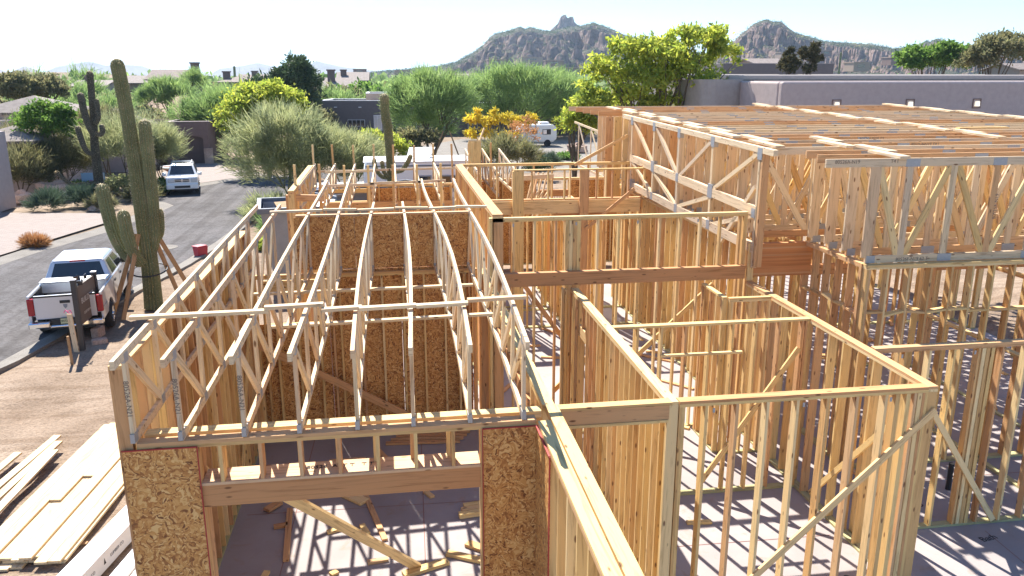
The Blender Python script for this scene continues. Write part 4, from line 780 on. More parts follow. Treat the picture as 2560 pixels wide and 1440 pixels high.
    for i in range(5): tag(board('lumber_board', (-.35 + .1 * i, 14.6 + .14 * i, .03), (1.1 + .08 * i, 14.5 + .14 * i, .03), .1, .038, M['fir']), '%s reddish board from the front lying by the garage back wall' % ordinal(i), 'board', 'boards by the garage back wall')
    tag(board('floor_brace', (-1.42, 8.2, 2.62), (.12, 10.4, .04), .045, .14, M['stud'], up=(1, 0, .4)), 'long yellow brace running from the garage header down to the floor', 'brace')
    r_ = random.Random(5)
    for i in range(58):
        x, y = (r_.uniform(2.2, 15), r_.uniform(8.2, 21)) if i < 46 else (r_.uniform(-2.2, 1.2), r_.uniform(9.5, 14.5)); a = r_.uniform(0, 3.1); L = r_.uniform(.12, 1.5) if i % 3 == 0 else r_.uniform(.1, .45); o = board('wood_scrap', (x, y, .022), (x + math.cos(a) * L, y + math.sin(a) * L, .022), .09, .038, M['stud'] if i % 3 else M['fir']); tag(o, 'stray piece of framing lumber lying on the slab under the stud walls', 'scrap', 'lumber scraps on the slab')
    o = MB().box((6.9, 21.7, 0), (7.5, 22.1, .3)).obj('nail_box', M['black']); tag(o, 'small dark box standing on the slab between the studs', 'box')
    for tx, p, sz, rz in (('Bath', (9.0, 9.9, .003), .17, .2), ('Closet', (4.2, 11.6, .003), .15, 0), ('Bdrm', (8.5, 11.1, .003), .18, -.9)):
        o = lettering(tx, sz, p, (math.cos(rz), math.sin(rz), 0), (-math.sin(rz), math.cos(rz), 0), M['ink'], None, 'floor_marking'); tag(o, "handwritten word '%s' in black on the slab" % tx, 'floor marking')
lumber()
# ------------------------------------------------------------------ saguaros
for i, (x, y, h, mt, lb) in enumerate(((5.6, 8.3, .75, 'black', 'black pipe stub standing up from the slab before the bedroom front wall'), (9.4, 11.4, .5, 'black', 'short black pipe stub on the slab behind the near right wall'), (4.6, 13.0, .45, 'white', 'white pipe stub on the slab in the hallway behind the bedroom'), (12.2, 14.2, .6, 'white', 'white pipe stub on the slab under the big roof'))):
    tag(MB().cyl((x, y, 0), .045, h, 14).obj('pipe_stub', M[mt]), lb, 'pipe')
cord = [(2.3, 9.6), (2.7, 10.2), (2.5, 11.0), (2.9, 11.8), (2.7, 12.6), (2.45, 13.4), (2.8, 13.9)]
tag(MB().tube(smooth_path_([(x, y, .012) for x, y in cord]), [.011] * (len(cord) * 5 - 4), 5).obj('power_cord', M['black']), 'black power cord winding over the hallway slab', 'cord')
def cactus_mat():
    m, nt, p = new_mat('saguaro_skin'); c = coords(nt); n1 = N(nt, 'TexNoise', Scale=2.5, Detail=5.0); nt.links.new(c, n1.inputs[0])
    r = ramp(nt, [(.3, (.17, .165, .075)), (.55, (.22, .23, .105)), (.8, (.31, .27, .15))], n1.outputs[0]); nt.links.new(r.outputs[0], p.inputs['Base Color']); p.inputs['Roughness'].default_value = .8; return m
M['cactus'] = cactus_mat(); M['cactus_shaded'] = plain('shaded_saguaro_skin', (.105, .095, .065), .85, 0, .35, 3)  # second skin: saguaro in shade, the shade put into a darker colour
def spine_mat():
    m, nt, p = new_mat('cactus_spines'); tr = nt.nodes.new('ShaderNodeBsdfTranslucent'); tr.inputs[0].default_value = (.62, .52, .33, 1); p.inputs['Base Color'].default_value = (.5, .4, .24, 1); mx = nt.nodes.new('ShaderNodeMixShader'); mx.inputs[0].default_value = .6
    nt.links.new(p.outputs[0], mx.inputs[1]); nt.links.new(tr.outputs[0], mx.inputs[2]); nt.links.new(mx.outputs[0], nt.nodes['Material Output'].inputs[0]); return m
M['spine'] = spine_mat()
def smooth_path(pts, n=5):
    pts = [Vector(p) for p in pts]; out = []
    for i in range(len(pts) - 1):
        a, b, c, d = pts[max(i-1, 0)], pts[i], pts[i+1], pts[min(i+2, len(pts)-1)]
        for k in range(n):
            t = k / n; out.append(.5 * ((2*b) + (c-a)*t + (2*a-5*b+4*c-d)*t*t + (3*b-a-3*c+d)*t**3))
    return out + [pts[-1]]
CM = 'cactus'
def limb(name, pts, r, par, ribs=15, tip=True, r0=None, spines=True):
    P = smooth_path(pts); n = len(P); R = []
    for i in range(n):
        f = i / (n - 1); R.append((r0 or r) + (r - (r0 or r)) * min(1, f * 1.5))
    if tip:
        d = (P[-1] - P[-2]).normalized()
        for a in (.35, .65, .87, .98): P.append(P[n-1] + d * r * math.sin(a * math.pi / 2) * .95); R.append(r * max(.04, math.cos(a * math.pi / 2)))
    mb = MB().tube(P, R, mi=0, ribs=ribs, rib=.24, smooth=False); o = mb.obj(name, M[CM], par)
    if spines:
        qs = []
        for i in range(len(P) - 1):
            ax = (P[i+1] - P[i]); L = ax.length; ax = ax / max(L, 1e-6); a = ax.cross(Vector((.3, 1, .1))).normalized(); b = ax.cross(a)
            for k in range(ribs):
                th = 2 * math.pi * (k + .0) / ribs
                for s in range(max(1, int(L / .07))):
                    for e in range(2):
                        c = P[i] + ax * (L * random.random()); t2 = th + random.uniform(-.12, .12); rad = a * math.cos(t2) + b * math.sin(t2); rr_ = R[i]; c0 = c + rad * rr_ * .97
                        tipv = c0 + (rad + ax * random.uniform(-.7, .7)) * random.uniform(.04, .085); sd_ = ax.cross(rad) * .009
                        qs += [c0 - sd_, c0 + sd_, tipv]
        sp = qmesh('spines', np.array([tuple(v) for v in qs]), 3); link('spines', sp, M['spine'], o)
    return o
def saguaro(label, base, trunk, r, arms, r0=None, group=None, ribs=17, spines=True, nm='saguaro'):
    t = thing(nm, label, 'cactus', base, group=group); limb('trunk', trunk, r, t, ribs, r0=r0 or r, spines=spines)
    for pts, ra in arms: limb('arm', pts, ra, t, 14, r0=ra * .8, spines=spines)
    return t
saguaro('tall ribbed saguaro with raised arms and glowing spines, braced beside the pickup', (-7.72, 25.89, G0), [(0, 0, 0), (.03, 0, 1.5), (-.02, 0, 3.6), (-.12, .05, 6), (-.24, .1, 7.45)], .20,
        [([(.1, 0, 1.75), (.30, .0, 2.4), (.33, 0, 3.6), (.36, 0, 5.7)], .185), ([(-.2, -.1, 1.5), (-.62, -.15, 1.85), (-.88, -.15, 2.6), (-1.04, -.1, 3.8)], .2), ([(-.1, -.25, 1.5), (-.28, -.4, 1.9), (-.38, -.45, 2.5), (-.42, -.45, 3.05)], .19), ([(.2, .1, 2.1), (.42, .1, 2.4), (.46, .1, 2.9), (.45, .1, 3.05)], .13)], r0=.29)
CM = 'cactus_shaded'
saguaro('dark shaded saguaro with four curved arms behind the left shrubs', (at(226, 51.5), 51.5, G0), [(0, 0, 0), (.05, 0, 3), (.2, 0, 5), (.3, 0, 7.25)], .19,
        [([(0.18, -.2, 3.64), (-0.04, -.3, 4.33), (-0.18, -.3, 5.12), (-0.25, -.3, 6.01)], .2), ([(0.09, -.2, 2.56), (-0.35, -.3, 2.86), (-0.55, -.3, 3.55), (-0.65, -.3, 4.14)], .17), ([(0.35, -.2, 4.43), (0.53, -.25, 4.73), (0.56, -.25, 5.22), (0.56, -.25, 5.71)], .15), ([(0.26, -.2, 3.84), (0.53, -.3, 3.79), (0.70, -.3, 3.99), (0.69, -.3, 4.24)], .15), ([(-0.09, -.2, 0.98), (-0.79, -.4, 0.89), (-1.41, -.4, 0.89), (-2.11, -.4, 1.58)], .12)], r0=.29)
CM = 'cactus'
Y3 = 31.5; x3 = at(975, Y3); zz = lambda py: zat(975, py, Y3) - G0
X3 = lambda px, py: at(px, Y3) - x3
saguaro('slim saguaro with three upturned arms standing before the white trailer', (x3, Y3, G0), [(0, 0, 0), (0, 0, 2), (-.08, 0, zz(330)), (-.16, 0, zz(300)), (-.18, 0, zz(246))], .17,
        [([(-.1, -.05, zz(445)), (-.4, -.1, zz(440)), (-.62, -.1, zz(420)), (-.66, -.1, zz(400))], .085), ([(-.1, -.1, zz(440)), (-.3, -.15, zz(430)), (-.36, -.15, zz(405))], .08), ([(.1, -.05, zz(430)), (.4, -.1, zz(425)), (.62, -.1, zz(405)), (.72, -.1, zz(392))], .09)])
for i, (px, py0, py1, Y, arms) in enumerate(((596, 165, 200, 230, 0), (818, 195, 230, 190, 4), (1160, 190, 230, 170, 0), (1268, 175, 210, 200, 0), (2085, 130, 165, 240, 0))):
    x = at(px, Y); h = zat(px, py0, Y) - G0; ar = [([(0, 0, h * .5), (s * .9, 0, h * .55), (s * 1.1, 0, h * .85)], .3) for s in (-1, 1)][:arms] + ([([(0, 0, h * .45), (s * 1.6, 0, h * .55), (s * 1.8, 0, h * .8)], .3) for s in (-1, 1)] if arms > 2 else [])
    saguaro(['far thin saguaro against the pale sky left of centre', 'far dark saguaro with many arms before a tile roof', 'far thin saguaro above the green trees in the middle', 'far pair saguaro before the tan gable', 'far thin pole like saguaro on the right hillside'][i], (x, Y, G0), [(0, 0, 0), (0, 0, h * .5), (.1, 0, h - .3)], .32, ar, spines=False, ribs=8)
# ------------------------------------------------------------------ neighbouring houses
def uvroof(name, faces, mat, par):                      # faces: list of corner lists; v runs up the slope
    me = bpy.data.meshes.new(name); vs = [tuple(v) for f in faces for v in f]; fs = []; k = 0
    for f in faces: fs.append(tuple(range(k, k + len(f)))); k += len(f)
    me.from_pydata(vs, [], fs); uv = me.uv_layers.new(name='UVMap'); i = 0
    for f in faces:
        a = Vector(f[0]); u = (Vector(f[1]) - a).normalized(); n = (Vector(f[1]) - a).cross(Vector(f[2]) - a).normalized(); v = n.cross(u)
        for q in f: d = Vector(q) - a; uv.data[i].uv = (d.dot(u), d.dot(v)); i += 1
    o = link(name, me, mat, par); s = o.modifiers.new('thick', 'SOLIDIFY'); s.thickness = .18; s.offset = -1; return o
def house(label, loc, rz, w_, d, h, rise, kind='gable', wallm='stucco_tan', roofm='tile', wins=(), chim=None, ov=.5):
    t = thing('house', label, 'house', loc, rz); MB().box((0, 0, -1), (w_, d, h)).obj('wall', M[wallm], t)
    z0, z1 = h, h + rise
    if kind == 'gable':
        fs = [[(-ov, -ov, z0 - .1), (w_ + ov, -ov, z0 - .1), (w_ + ov, d / 2, z1), (-ov, d / 2, z1)], [(w_ + ov, d + ov, z0 - .1), (-ov, d + ov, z0 - .1), (-ov, d / 2, z1), (w_ + ov, d / 2, z1)]]
        MB().prism([(0, h), (d, h), (d / 2, z1 - .15)], 0, w_, axis='x').obj('gable', M[wallm], t)
    else:
        k = min(w_, d) / 2
        fs = [[(-ov, -ov, z0), (w_ + ov, -ov, z0), (w_ - k, d / 2, z1), (k, d / 2, z1)], [(w_ + ov, d + ov, z0), (-ov, d + ov, z0), (k, d / 2, z1), (w_ - k, d / 2, z1)], [(-ov, d + ov, z0), (-ov, -ov, z0), (k, d / 2, z1)], [(w_ + ov, -ov, z0), (w_ + ov, d + ov, z0), (w_ - k, d / 2, z1)]]
    r = uvroof('roof', fs, M[roofm], t)
    for (x, z, ww, hh) in wins:
        f = MB().box((x, -.06, z), (x + ww, -.003, z + hh)).obj('window', M['stucco_tan'], t); MB().box((x + .1, -.09, z + .1), (x + ww - .1, -.05, z + hh - .1)).obj('pane', M['glass'], f)
    if chim:
        c = MB().box((chim[0], chim[1], h), (chim[0] + 1.3, chim[1] + 1.1, z1 + chim[2])); c.box((chim[0] - .15, chim[1] - .15, z1 + chim[2]), (chim[0] + 1.45, chim[1] + 1.25, z1 + chim[2] + .25)); c.obj('chimney', M['stucco_brown'], r)
    return t
def pxhouse(label, px0, px1, pytop, pyeave, Y, d, base=None, **k):
    x0, x1 = at(px0, Y), at(px1, Y); ze, zt = zat(px0, pyeave, Y), zat(px0, pytop, Y + d / 2)
    return house(label, (x0, Y, G0), 0, x1 - x0, d, ze - G0, zt - ze, **k)
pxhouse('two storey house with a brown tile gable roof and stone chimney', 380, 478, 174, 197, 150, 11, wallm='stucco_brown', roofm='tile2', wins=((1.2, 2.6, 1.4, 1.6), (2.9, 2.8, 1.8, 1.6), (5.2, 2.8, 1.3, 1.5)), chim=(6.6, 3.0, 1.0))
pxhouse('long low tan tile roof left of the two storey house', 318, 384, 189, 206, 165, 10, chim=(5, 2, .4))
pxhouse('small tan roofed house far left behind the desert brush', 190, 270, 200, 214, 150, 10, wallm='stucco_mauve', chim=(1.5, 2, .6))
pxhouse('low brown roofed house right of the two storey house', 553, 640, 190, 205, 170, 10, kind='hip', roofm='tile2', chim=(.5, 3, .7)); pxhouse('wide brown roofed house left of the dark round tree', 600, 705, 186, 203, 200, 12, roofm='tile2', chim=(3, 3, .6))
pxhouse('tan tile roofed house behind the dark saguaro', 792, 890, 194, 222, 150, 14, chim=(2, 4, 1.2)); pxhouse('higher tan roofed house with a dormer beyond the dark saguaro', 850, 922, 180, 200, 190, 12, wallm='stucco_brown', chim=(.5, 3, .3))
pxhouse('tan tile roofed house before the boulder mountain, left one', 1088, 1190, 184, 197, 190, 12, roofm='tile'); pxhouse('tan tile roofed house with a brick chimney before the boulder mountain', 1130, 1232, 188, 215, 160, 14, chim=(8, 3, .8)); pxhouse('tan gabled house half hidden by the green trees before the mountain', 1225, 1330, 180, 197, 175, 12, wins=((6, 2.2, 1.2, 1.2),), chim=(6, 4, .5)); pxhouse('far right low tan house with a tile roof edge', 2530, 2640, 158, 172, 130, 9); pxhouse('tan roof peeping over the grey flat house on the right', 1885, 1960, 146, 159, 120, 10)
for i, (px, py, wpx, Y) in enumerate(((1245, 148, 60, 700), (1330, 142, 70, 760), (1385, 150, 60, 700), (1290, 166, 60, 560), (1420, 168, 70, 540), (1960, 127, 60, 600), (2050, 122, 40, 650), (2140, 150, 60, 420), (2230, 138, 60, 480), (1010, 175, 50, 640), (905, 172, 40, 560))):
    x = at(px, Y); z = zat(px, py, Y); z = z - (1.5 if px > 1700 else .5); t = thing('house', ['flat tan house highest left on the mountain slope', 'broad flat tan house in the middle of the mountain slope', 'flat tan house at the right of the mountain slope group', 'lower flat tan house on the mountain slope', 'flat tan house low on the mountain slope beside the yellow tree', 'flat brown house below the right boulder hill', 'small flat house on the saddle right of the boulder hill', 'flat tan house among the bushes right of the dark pine', 'flat tan house among the bushes left of the right green trees', 'flat dark house on the low ridge left of the mountain', 'far flat building on the low ridge with a roof vent'][i], 'house', (x, Y, z - 9)); w_ = wpx / 2000 * Y * .75
    MB().box((-w_ / 2, 0, 4.5), (w_ / 2, 10, 9)).obj('wall', M['stucco_tan' if i % 2 else 'stucco_brown'], t); MB().box((-w_ / 2 - .3, -.3, 9), (w_ / 2 + .3, 10.3, 9.5)).obj('roof', M['stucco_tan'], t); MB().box((-w_ / 4, -.1, 6.5), (w_ / 5, -.004, 8.2)).obj('window', M['glass'], t)
def flat_house(label, loc, rz, w_, d, h, wallm, par=.5, capm=None, wins=(), lamps=(), name='house'):
    t = thing(name, label, 'house', loc, rz); b = MB(); T = .3
    b.box((0, 0, -.5), (w_, T, h)); b.box((0, d - T, -.5), (w_, d, h)); b.box((0, T, -.5), (T, d - T, h)); b.box((w_ - T, T, -.5), (w_, d - T, h)); wl = bev(b.obj('wall', M[wallm], t), .06)
    MB().box((T, T, h - par - .2), (w_ - T, d - T, h - par)).obj('roof', M['roofwhite'], t)
    if capm: c = MB(); c.box((-.04, -.04, h), (w_ + .04, T + .04, h + .06)); c.box((-.04, d - T - .04, h), (w_ + .04, d + .04, h + .06)); c.box((-.04, T + .04, h), (T + .04, d - T - .04, h + .06)); c.box((w_ - T - .04, T + .04, h), (w_ + .04, d - T - .04, h + .06)); c.obj('parapet_cap', M[capm], t)
    for (x, z, ww, hh, mt) in wins:
        f = MB().box((x, -.05, z), (x + ww, -.003, z + hh)).obj('window', M['white'], t)
        n = max(1, int(ww / .5))
        for k in range(n): MB().box((x + .05 + k * (ww - .05) / n, -.075, z + .05), (x + (k + 1) * (ww - .05) / n, -.04, z + hh - .05)).obj('pane', M[mt], f)
    for (x, z) in lamps:
        l = MB().box((x - .16, -.3, z), (x + .16, -.004, z + .1)).obj('scupper', M['roofwhite'], t)
    return t
# brown garage house with arched door
gh = thing('garage_house', 'dark brown stucco garage wing with an arched garage door', 'house', (-18.6, 70.7, G0), math.radians(2))
b = MB(); arc = [(.85, 0)] + [(.85, 2.05)] + [(.85 + 1.05 * (1 - math.cos(a)) , 2.05 + .28 * math.sin(a)) for a in np.linspace(.2, math.pi - .2, 9)] + [(2.95, 2.05), (2.95, 0)]
b.prism([(0, 0), (.85, 0)] + arc[1:-1] + [(2.95, 0), (3.4, 0), (3.4, 3.45), (0, 3.4)], 0, .35, axis='y'); b.box((0, .35, 0), (.3, 9, 3.4)); b.box((3.1, .35, 0), (3.4, 9, 3.4)); b.box((.3, 8.7, 0), (3.1, 9, 3.4)); b.obj('wall', M['stucco_brown'], gh)
b = MB().box((-9, 3.0, 0), (-.003, 3.3, 3.3)); b.box((-9, 8.5, 0), (-.003, 8.8, 3.3)); b.obj('side_wall', M['stucco_brown'], gh); MB().box((-9, 3.3, 2.6), (-.003, 8.5, 2.75)).obj('roof', M['roofwhite'], gh); MB().box((.3, .35, 2.75), (3.1, 8.7, 2.9)).obj('roof', M['stucco_brown'], gh)
MB().box((.7, .38, 0), (3.1, .46, 2.45)).obj('garage_door', plain('brown_door', (.12, .08, .07), .7), gh); MB().box((2.98, -.25, 0), (3.6, .3, 1.3)).obj('stone_pier', M['rock'], gh); c = MB().box((-.04, -.04, 3.46), (3.44, .39, 3.52)); c.box((-.04, .39, 3.42), (.34, 9.04, 3.47)); c.box((3.06, .39, 3.42), (3.44, 9.04, 3.47)); c.obj('parapet_cap', M['stucco_mauve'], gh)
# dark flat house and its long pale roofed wing
flat_house('long dark grey flat roofed house behind the slim saguaro, with small windows', (-8.9, 103, G0), math.radians(-9), 9.2, 8, 4.2, 'stucco_dark', capm='roofwhite', wins=((3.6, 1.15, 2.1, .8, 'glass'), (6.8, .6, 1.0, 1.9, 'lamp')), lamps=((2.2, 3.4), (5.2, 3.4), (8.6, 3.4)))
flat_house('pale flat roofed wing stretching behind the feathery green trees', (0.4, 101.5, G0), 0, 24, 10, 3.9, 'stucco_dark', capm='roofwhite', wins=((2, .8, 1.2, 1.4, 'glass'), (9, .8, 1.2, 1.4, 'glass')), lamps=((2.0, 3.2), (7, 3.2), (12, 3.2))); flat_house('raised tan roof block on the dark flat house', (-3.2, 109, G0), 0, 14, 8, 4.95, 'stucco_tan', capm='roofwhite')
# big mauve house on the right
bx = at(1950, 42); bh = thing('house', 'large mauve grey stucco house with rounded parapets and three square wall lights', 'house', (bx, 42, G0), math.radians(4))
def rbox(mb, a, b_, r, mi=0):
    x0, y0, z0 = a; x1, y1, z1 = b_; p = []
    for cx_, cy_, s in ((x1 - r, y0 + r, -math.pi / 2), (x1 - r, y1 - r, 0), (x0 + r, y1 - r, math.pi / 2), (x0 + r, y0 + r, math.pi)): p += [(cx_ + r * math.cos(s + k * math.pi / 12), cy_ + r * math.sin(s + k * math.pi / 12)) for k in range(7)]
    mb.prism(p, z0, z1, axis='z', smooth=False)
H_ = 6.85
M['lit'] = plain('lit_wall_lamp', (.8, .75, .65), .5); M['lit'].node_tree.nodes['Principled BSDF'].inputs['Emission Color'].default_value = (1, .9, .7, 1); M['lit'].node_tree.nodes['Principled BSDF'].inputs['Emission Strength'].default_value = .35
b = MB(); b.box((0, 0, 0), (34, .45, H_)); b.box((0, .45, 0), (.45, 7, H_)); b.box((.45, 6.55, 0), (34, 7, H_)); bev(b.obj('wall', M['stucco_mauve'], bh), .12, 3); MB().box((.45, .45, H_ - .75), (34, 6.55, H_ - .6)).obj('roof', M['stucco_grey'], bh)
for x in (3.35, 8.0, 12.4):
    f = MB(); f.box((x - .28, -.04, 5.35), (x + .28, -.003, 5.41)); f.box((x - .28, -.04, 5.84), (x + .28, -.003, 5.9)); f.box((x - .28, -.04, 5.41), (x - .22, -.003, 5.84)); f.box((x + .22, -.04, 5.41), (x + .28, -.003, 5.84)); n_ = f.obj('light_niche', M['stucco_brown'], bh)
    q = MB(); frustum(q, (x - .13, x + .13, -.14, -.005), (x - .1, x + .1, -.14, -.005), 5.47, 5.75); q.obj('wall_light', M['lit'], n_)
b = MB(); rbox(b, (-2.3, 4.6, 0), (.43, 16, H_ + .1), .9); b.obj('round_wing', M['stucco_grey'], bh); MB().box((.43, 7.003, 0), (34, 24, H_ + .02)).obj('rear_block', M['stucco_grey'], bh); c = MB(); c.box((.5, 7.3, H_ + .02), (34, 7.7, H_ + .35)); c.box((3, 14, H_ + .02), (34, 14.4, H_ + .4)); c.box((.5, 23.4, H_ + .02), (34, 23.9, H_ + .45)); bev(c.obj('parapet', M['stucco_grey'], bh), .1)
MB().box((-.6, 2.2, 5.2), (-.005, 3.0, 5.5)).obj('canale', M['stucco_brown'], bh)
flat_house('dark grey flat house with the pine in front, right of the yellow tree', (at(1800, 75), 75, G0), 0, at(2072, 75) - at(1800, 75), 8, zat(1900, 158, 75) - G0, 'stucco_dark', par=.4)
# houses at the left edge
lh = house('hip roofed tan house at the far left, pale tiles', (at(-60, 62), 62, G0), 0, 5.6, 6, zat(40, 281, 62) - G0, 1.1, kind='hip', wallm='stucco_mauve'); house('wide pale tiled roof behind the dark shaded saguaro', (at(140, 66), 66, G0), 0, 5.6, 9, zat(180, 340, 66) - G0, 1.9, kind='hip', wallm='stucco_mauve'); house('low tiled roof corner at the left edge', (at(-90, 53), 53, G0), 0, 3.4, 5, zat(20, 352, 53) - G0, .8, kind='hip', wallm='stucco_mauve'); flat_house('mauve flat walled wing at the far left between two tile roofs', (at(-40, 60), 60, G0), 0, 4.9, 5, zat(60, 300, 60) - G0, 'stucco_mauve')
# ------------------------------------------------------------------ hills
def rock_mat(name, stops, scrub, sc):
    m, nt, p = new_mat(name); c = coords(nt); L = nt.links
    n1 = N(nt, 'TexNoise', Scale=sc, Detail=10.0, Roughness=.7); L.new(c, n1.inputs[0]); r = ramp(nt, stops, n1.outputs[0])
    vo = N(nt, 'TexVoronoi', Scale=sc * 5, feature='DISTANCE_TO_EDGE'); L.new(c, vo.inputs[0]); cr = ramp(nt, [(0, (.62, .6, .6)), (.2, (1, 1, 1))], vo.outputs['Distance'])
    n2 = N(nt, 'TexNoise', Scale=sc * 9, Detail=5.0, Roughness=.8); L.new(c, n2.inputs[0]); geo = nt.nodes.new('ShaderNodeNewGeometry'); sp = nt.nodes.new('ShaderNodeSeparateXYZ'); L.new(geo.outputs['Normal'], sp.inputs[0])
    ad = N(nt, 'Math', operation='MULTIPLY'); L.new(n2.outputs[0], ad.inputs[0]); L.new(sp.outputs[2], ad.inputs[1]); sr = ramp(nt, [(.30, (0, 0, 0)), (.42, (1, 1, 1))], ad.outputs[0])
    L.new(mix(nt, sr.outputs[0], mix(nt, 1., r.outputs[0], cr.outputs[0], 'MULTIPLY'), scrub), p.inputs['Base Color']); p.inputs['Roughness'].default_value = .95; p.inputs['Specular IOR Level'].default_value = .1
    bump(nt, n1.outputs[0], p, .7, 6); return m
M['hill'] = rock_mat('boulder_hill', [(.3, (.13, .085, .072)), (.5, (.26, .18, .15)), (.7, (.40, .29, .235))], (.055, .058, .035), .022); M['hillfar'] = plain('far_mountain_rock', (.16, .15, .15), .95, 0, .2, .004)
def vnoise(x, y, s, seed):
    r = np.random.default_rng(seed).random((64, 64)); xi = np.floor(x / s).astype(int); yi = np.floor(y / s).astype(int); fx = x / s - xi; fy = y / s - yi; fx = fx * fx * (3 - 2 * fx); fy = fy * fy * (3 - 2 * fy)
    g = lambda a, b_: r[a % 64, b_ % 64]
    return (g(xi, yi) * (1 - fx) + g(xi + 1, yi) * fx) * (1 - fy) + (g(xi, yi + 1) * (1 - fx) + g(xi + 1, yi + 1) * fx) * fy
def hill(name, label, Y, prof, depth, nb, br, mat, step=3, nv=60, pw=1.3, seed=1, rough=1.):
    prof = sorted(prof); P = np.array(prof, float); us = np.arange(P[0, 0], P[-1, 0] + .1, step); py = np.interp(us, P[:, 0], P[:, 1])
    x = np.array([at(u, Y) for u in us]); h = np.array([zat(u, q, Y) for u, q in zip(us, py)]) - G0; h = np.maximum(h, 0)
    vs_ = np.linspace(-.45, 1, nv); V, X = np.meshgrid(vs_, x, indexing='ij'); Hh = np.broadcast_to(h, V.shape)
    YY = Y - V * depth; X = X * (YY / Y); fall = np.where(V >= 0, (1 - V) ** pw, np.clip(1 + V / .45, 0, 1)); Z = Hh * fall
    nz = sum((vnoise(X, YY, s, seed + i) - .5) * a for i, (s, a) in enumerate(((depth * .25, 16), (depth * .1, 9), (depth * .04, 5), (depth * .015, 2.5)))) * rough
    amp = np.clip(Hh / 60, .05, 1) * np.where(V >= 0, np.clip(V * 6, 0, 1) * np.clip((1 - V) * 4, 0, 1), .2)
    Z = Z + nz * amp
    g = np.random.default_rng(seed)
    if nb:                                             # granite boulders: spherical bumps heaped over the slope
        bxs = g.uniform(x[0], x[-1], nb); bv = np.abs(g.normal(0.08, .33, nb)) % .9; bys = Y - bv * depth; bxs = bxs * bys / Y; brs = br * g.uniform(.4, 1.0, nb) ** 1.5 * 1.4
        order = np.argsort(-brs)
        for k in order:
            kx = Y / bys[k]; i0 = np.searchsorted(x, (bxs[k] - brs[k]) * kx); i1 = np.searchsorted(x, (bxs[k] + brs[k]) * kx)
            if i1 - i0 < 1: continue
            sub = np.s_[:, i0:i1]; d2 = (X[sub] - bxs[k]) ** 2 + ((YY[sub] - bys[k]) * .8) ** 2
            q = np.sqrt(np.clip(1 - d2 / brs[k] ** 2, 0, None)); hh = np.interp(bxs[k] * kx, x, h)
            Z[sub] = Z[sub] + q * brs[k] * .8 * min(1, hh / 25)
    # keep the crest at its height and the foot under the ground
    Z = np.minimum(Z, Hh * np.where(V >= 0, (1 - .12 * np.clip(V - .03, 0, 1)) * YY / Y, 1) + 1.2)
    Z = Z + G0 - 2 * (1 - fall); n0, n1 = V.shape; vs = np.stack([X, YY, Z], -1).reshape(-1, 3)
    fs = [(j * n1 + i + 1, j * n1 + i, (j + 1) * n1 + i, (j + 1) * n1 + i + 1) for j in range(n0 - 1) for i in range(n1 - 1)]
    me = bpy.data.meshes.new(name); me.from_pydata(vs.tolist(), [], [f[::-1] for f in fs]); me.update(); HILLS[name] = vs; return tag(link(name, me, mat), kind='structure')
HILLS = {}
hill('boulder_mountain', '', 1350, [(890, 187), (960, 180), (1085, 170), (1139, 158), (1186, 133), (1211, 113), (1229, 92), (1240, 86), (1263, 81), (1283, 74), (1300, 68), (1313, 74), (1327, 69), (1347, 77), (1374, 79), (1404, 72), (1430, 68), (1461, 64), (1478, 58), (1508, 69), (1530, 77), (1556, 90), (1589, 98), (1619, 106), (1656, 117), (1720, 130), (1800, 150), (1900, 175), (1980, 188)], 650, 3400, 10, M['hill'], 2, 260, 1.25, 3)
hill('pinnacle', '', 1800, [(1340, 110), (1366, 82), (1380, 70), (1391, 60), (1397, 44), (1403, 39), (1410, 38), (1415, 47), (1420, 43), (1428, 43), (1432, 57), (1440, 64), (1470, 80), (1500, 72), (1560, 92), (1640, 118), (1760, 160), (1840, 187)], 300, 260, 14, M['hill'], 2, 80, 1.1, 9, .6)
hill('boulder_hill', '', 1050, [(1700, 188), (1780, 150), (1828, 98), (1838, 86), (1851, 77), (1866, 62), (1875, 58), (1898, 50), (1915, 57), (1932, 56), (1949, 69), (1969, 83), (1979, 87), (2002, 93), (2036, 104), (2070, 108), (2103, 110), (2153, 113), (2187, 118), (2211, 123), (2237, 122), (2271, 115), (2284, 108), (2291, 104), (2300, 107), (2311, 100), (2322, 100), (2331, 104), (2355, 107), (2392, 120), (2473, 130), (2560, 136), (2660, 150), (2760, 185)], 520, 3000, 8, M['hill'], 2, 230, 1.25, 5)
hill('low_hill', '', 1700, [(-200, 187), (-60, 162), (0, 168), (25, 176), (45, 181), (62, 173), (82, 165), (108, 174), (135, 186), (150, 190)], 400, 0, 0, M['hillfar'], 4, 20, 1.1, 8, .5)
hill('far_mountains', '', 3600, [(60, 189), (120, 183), (160, 167), (200, 160), (240, 153), (262, 158), (280, 164), (320, 161), (370, 165), (400, 176), (480, 186), (540, 184), (560, 172), (620, 164), (655, 157), (680, 163), (700, 168), (740, 174), (775, 166), (800, 152), (815, 156), (830, 160), (870, 168), (940, 176), (1040, 184), (1150, 189)], 500, 0, 0, M['hillfar'], 4, 20, 1.2, 12, .6)
hill('desert_rise', '', 330, [(-400, 178), (0, 184), (60, 180), (200, 181), (330, 188), (420, 190)], 160, 0, 0, M['desert'], 5, 30, 1.0, 15, .15)
sm = hill('sand_mound', '', 128, [(372, 262), (392, 246), (430, 237), (470, 238), (520, 248), (570, 262)], 26, 0, 0, M['gravel'], 4, 30, 1.0, 21, .05)
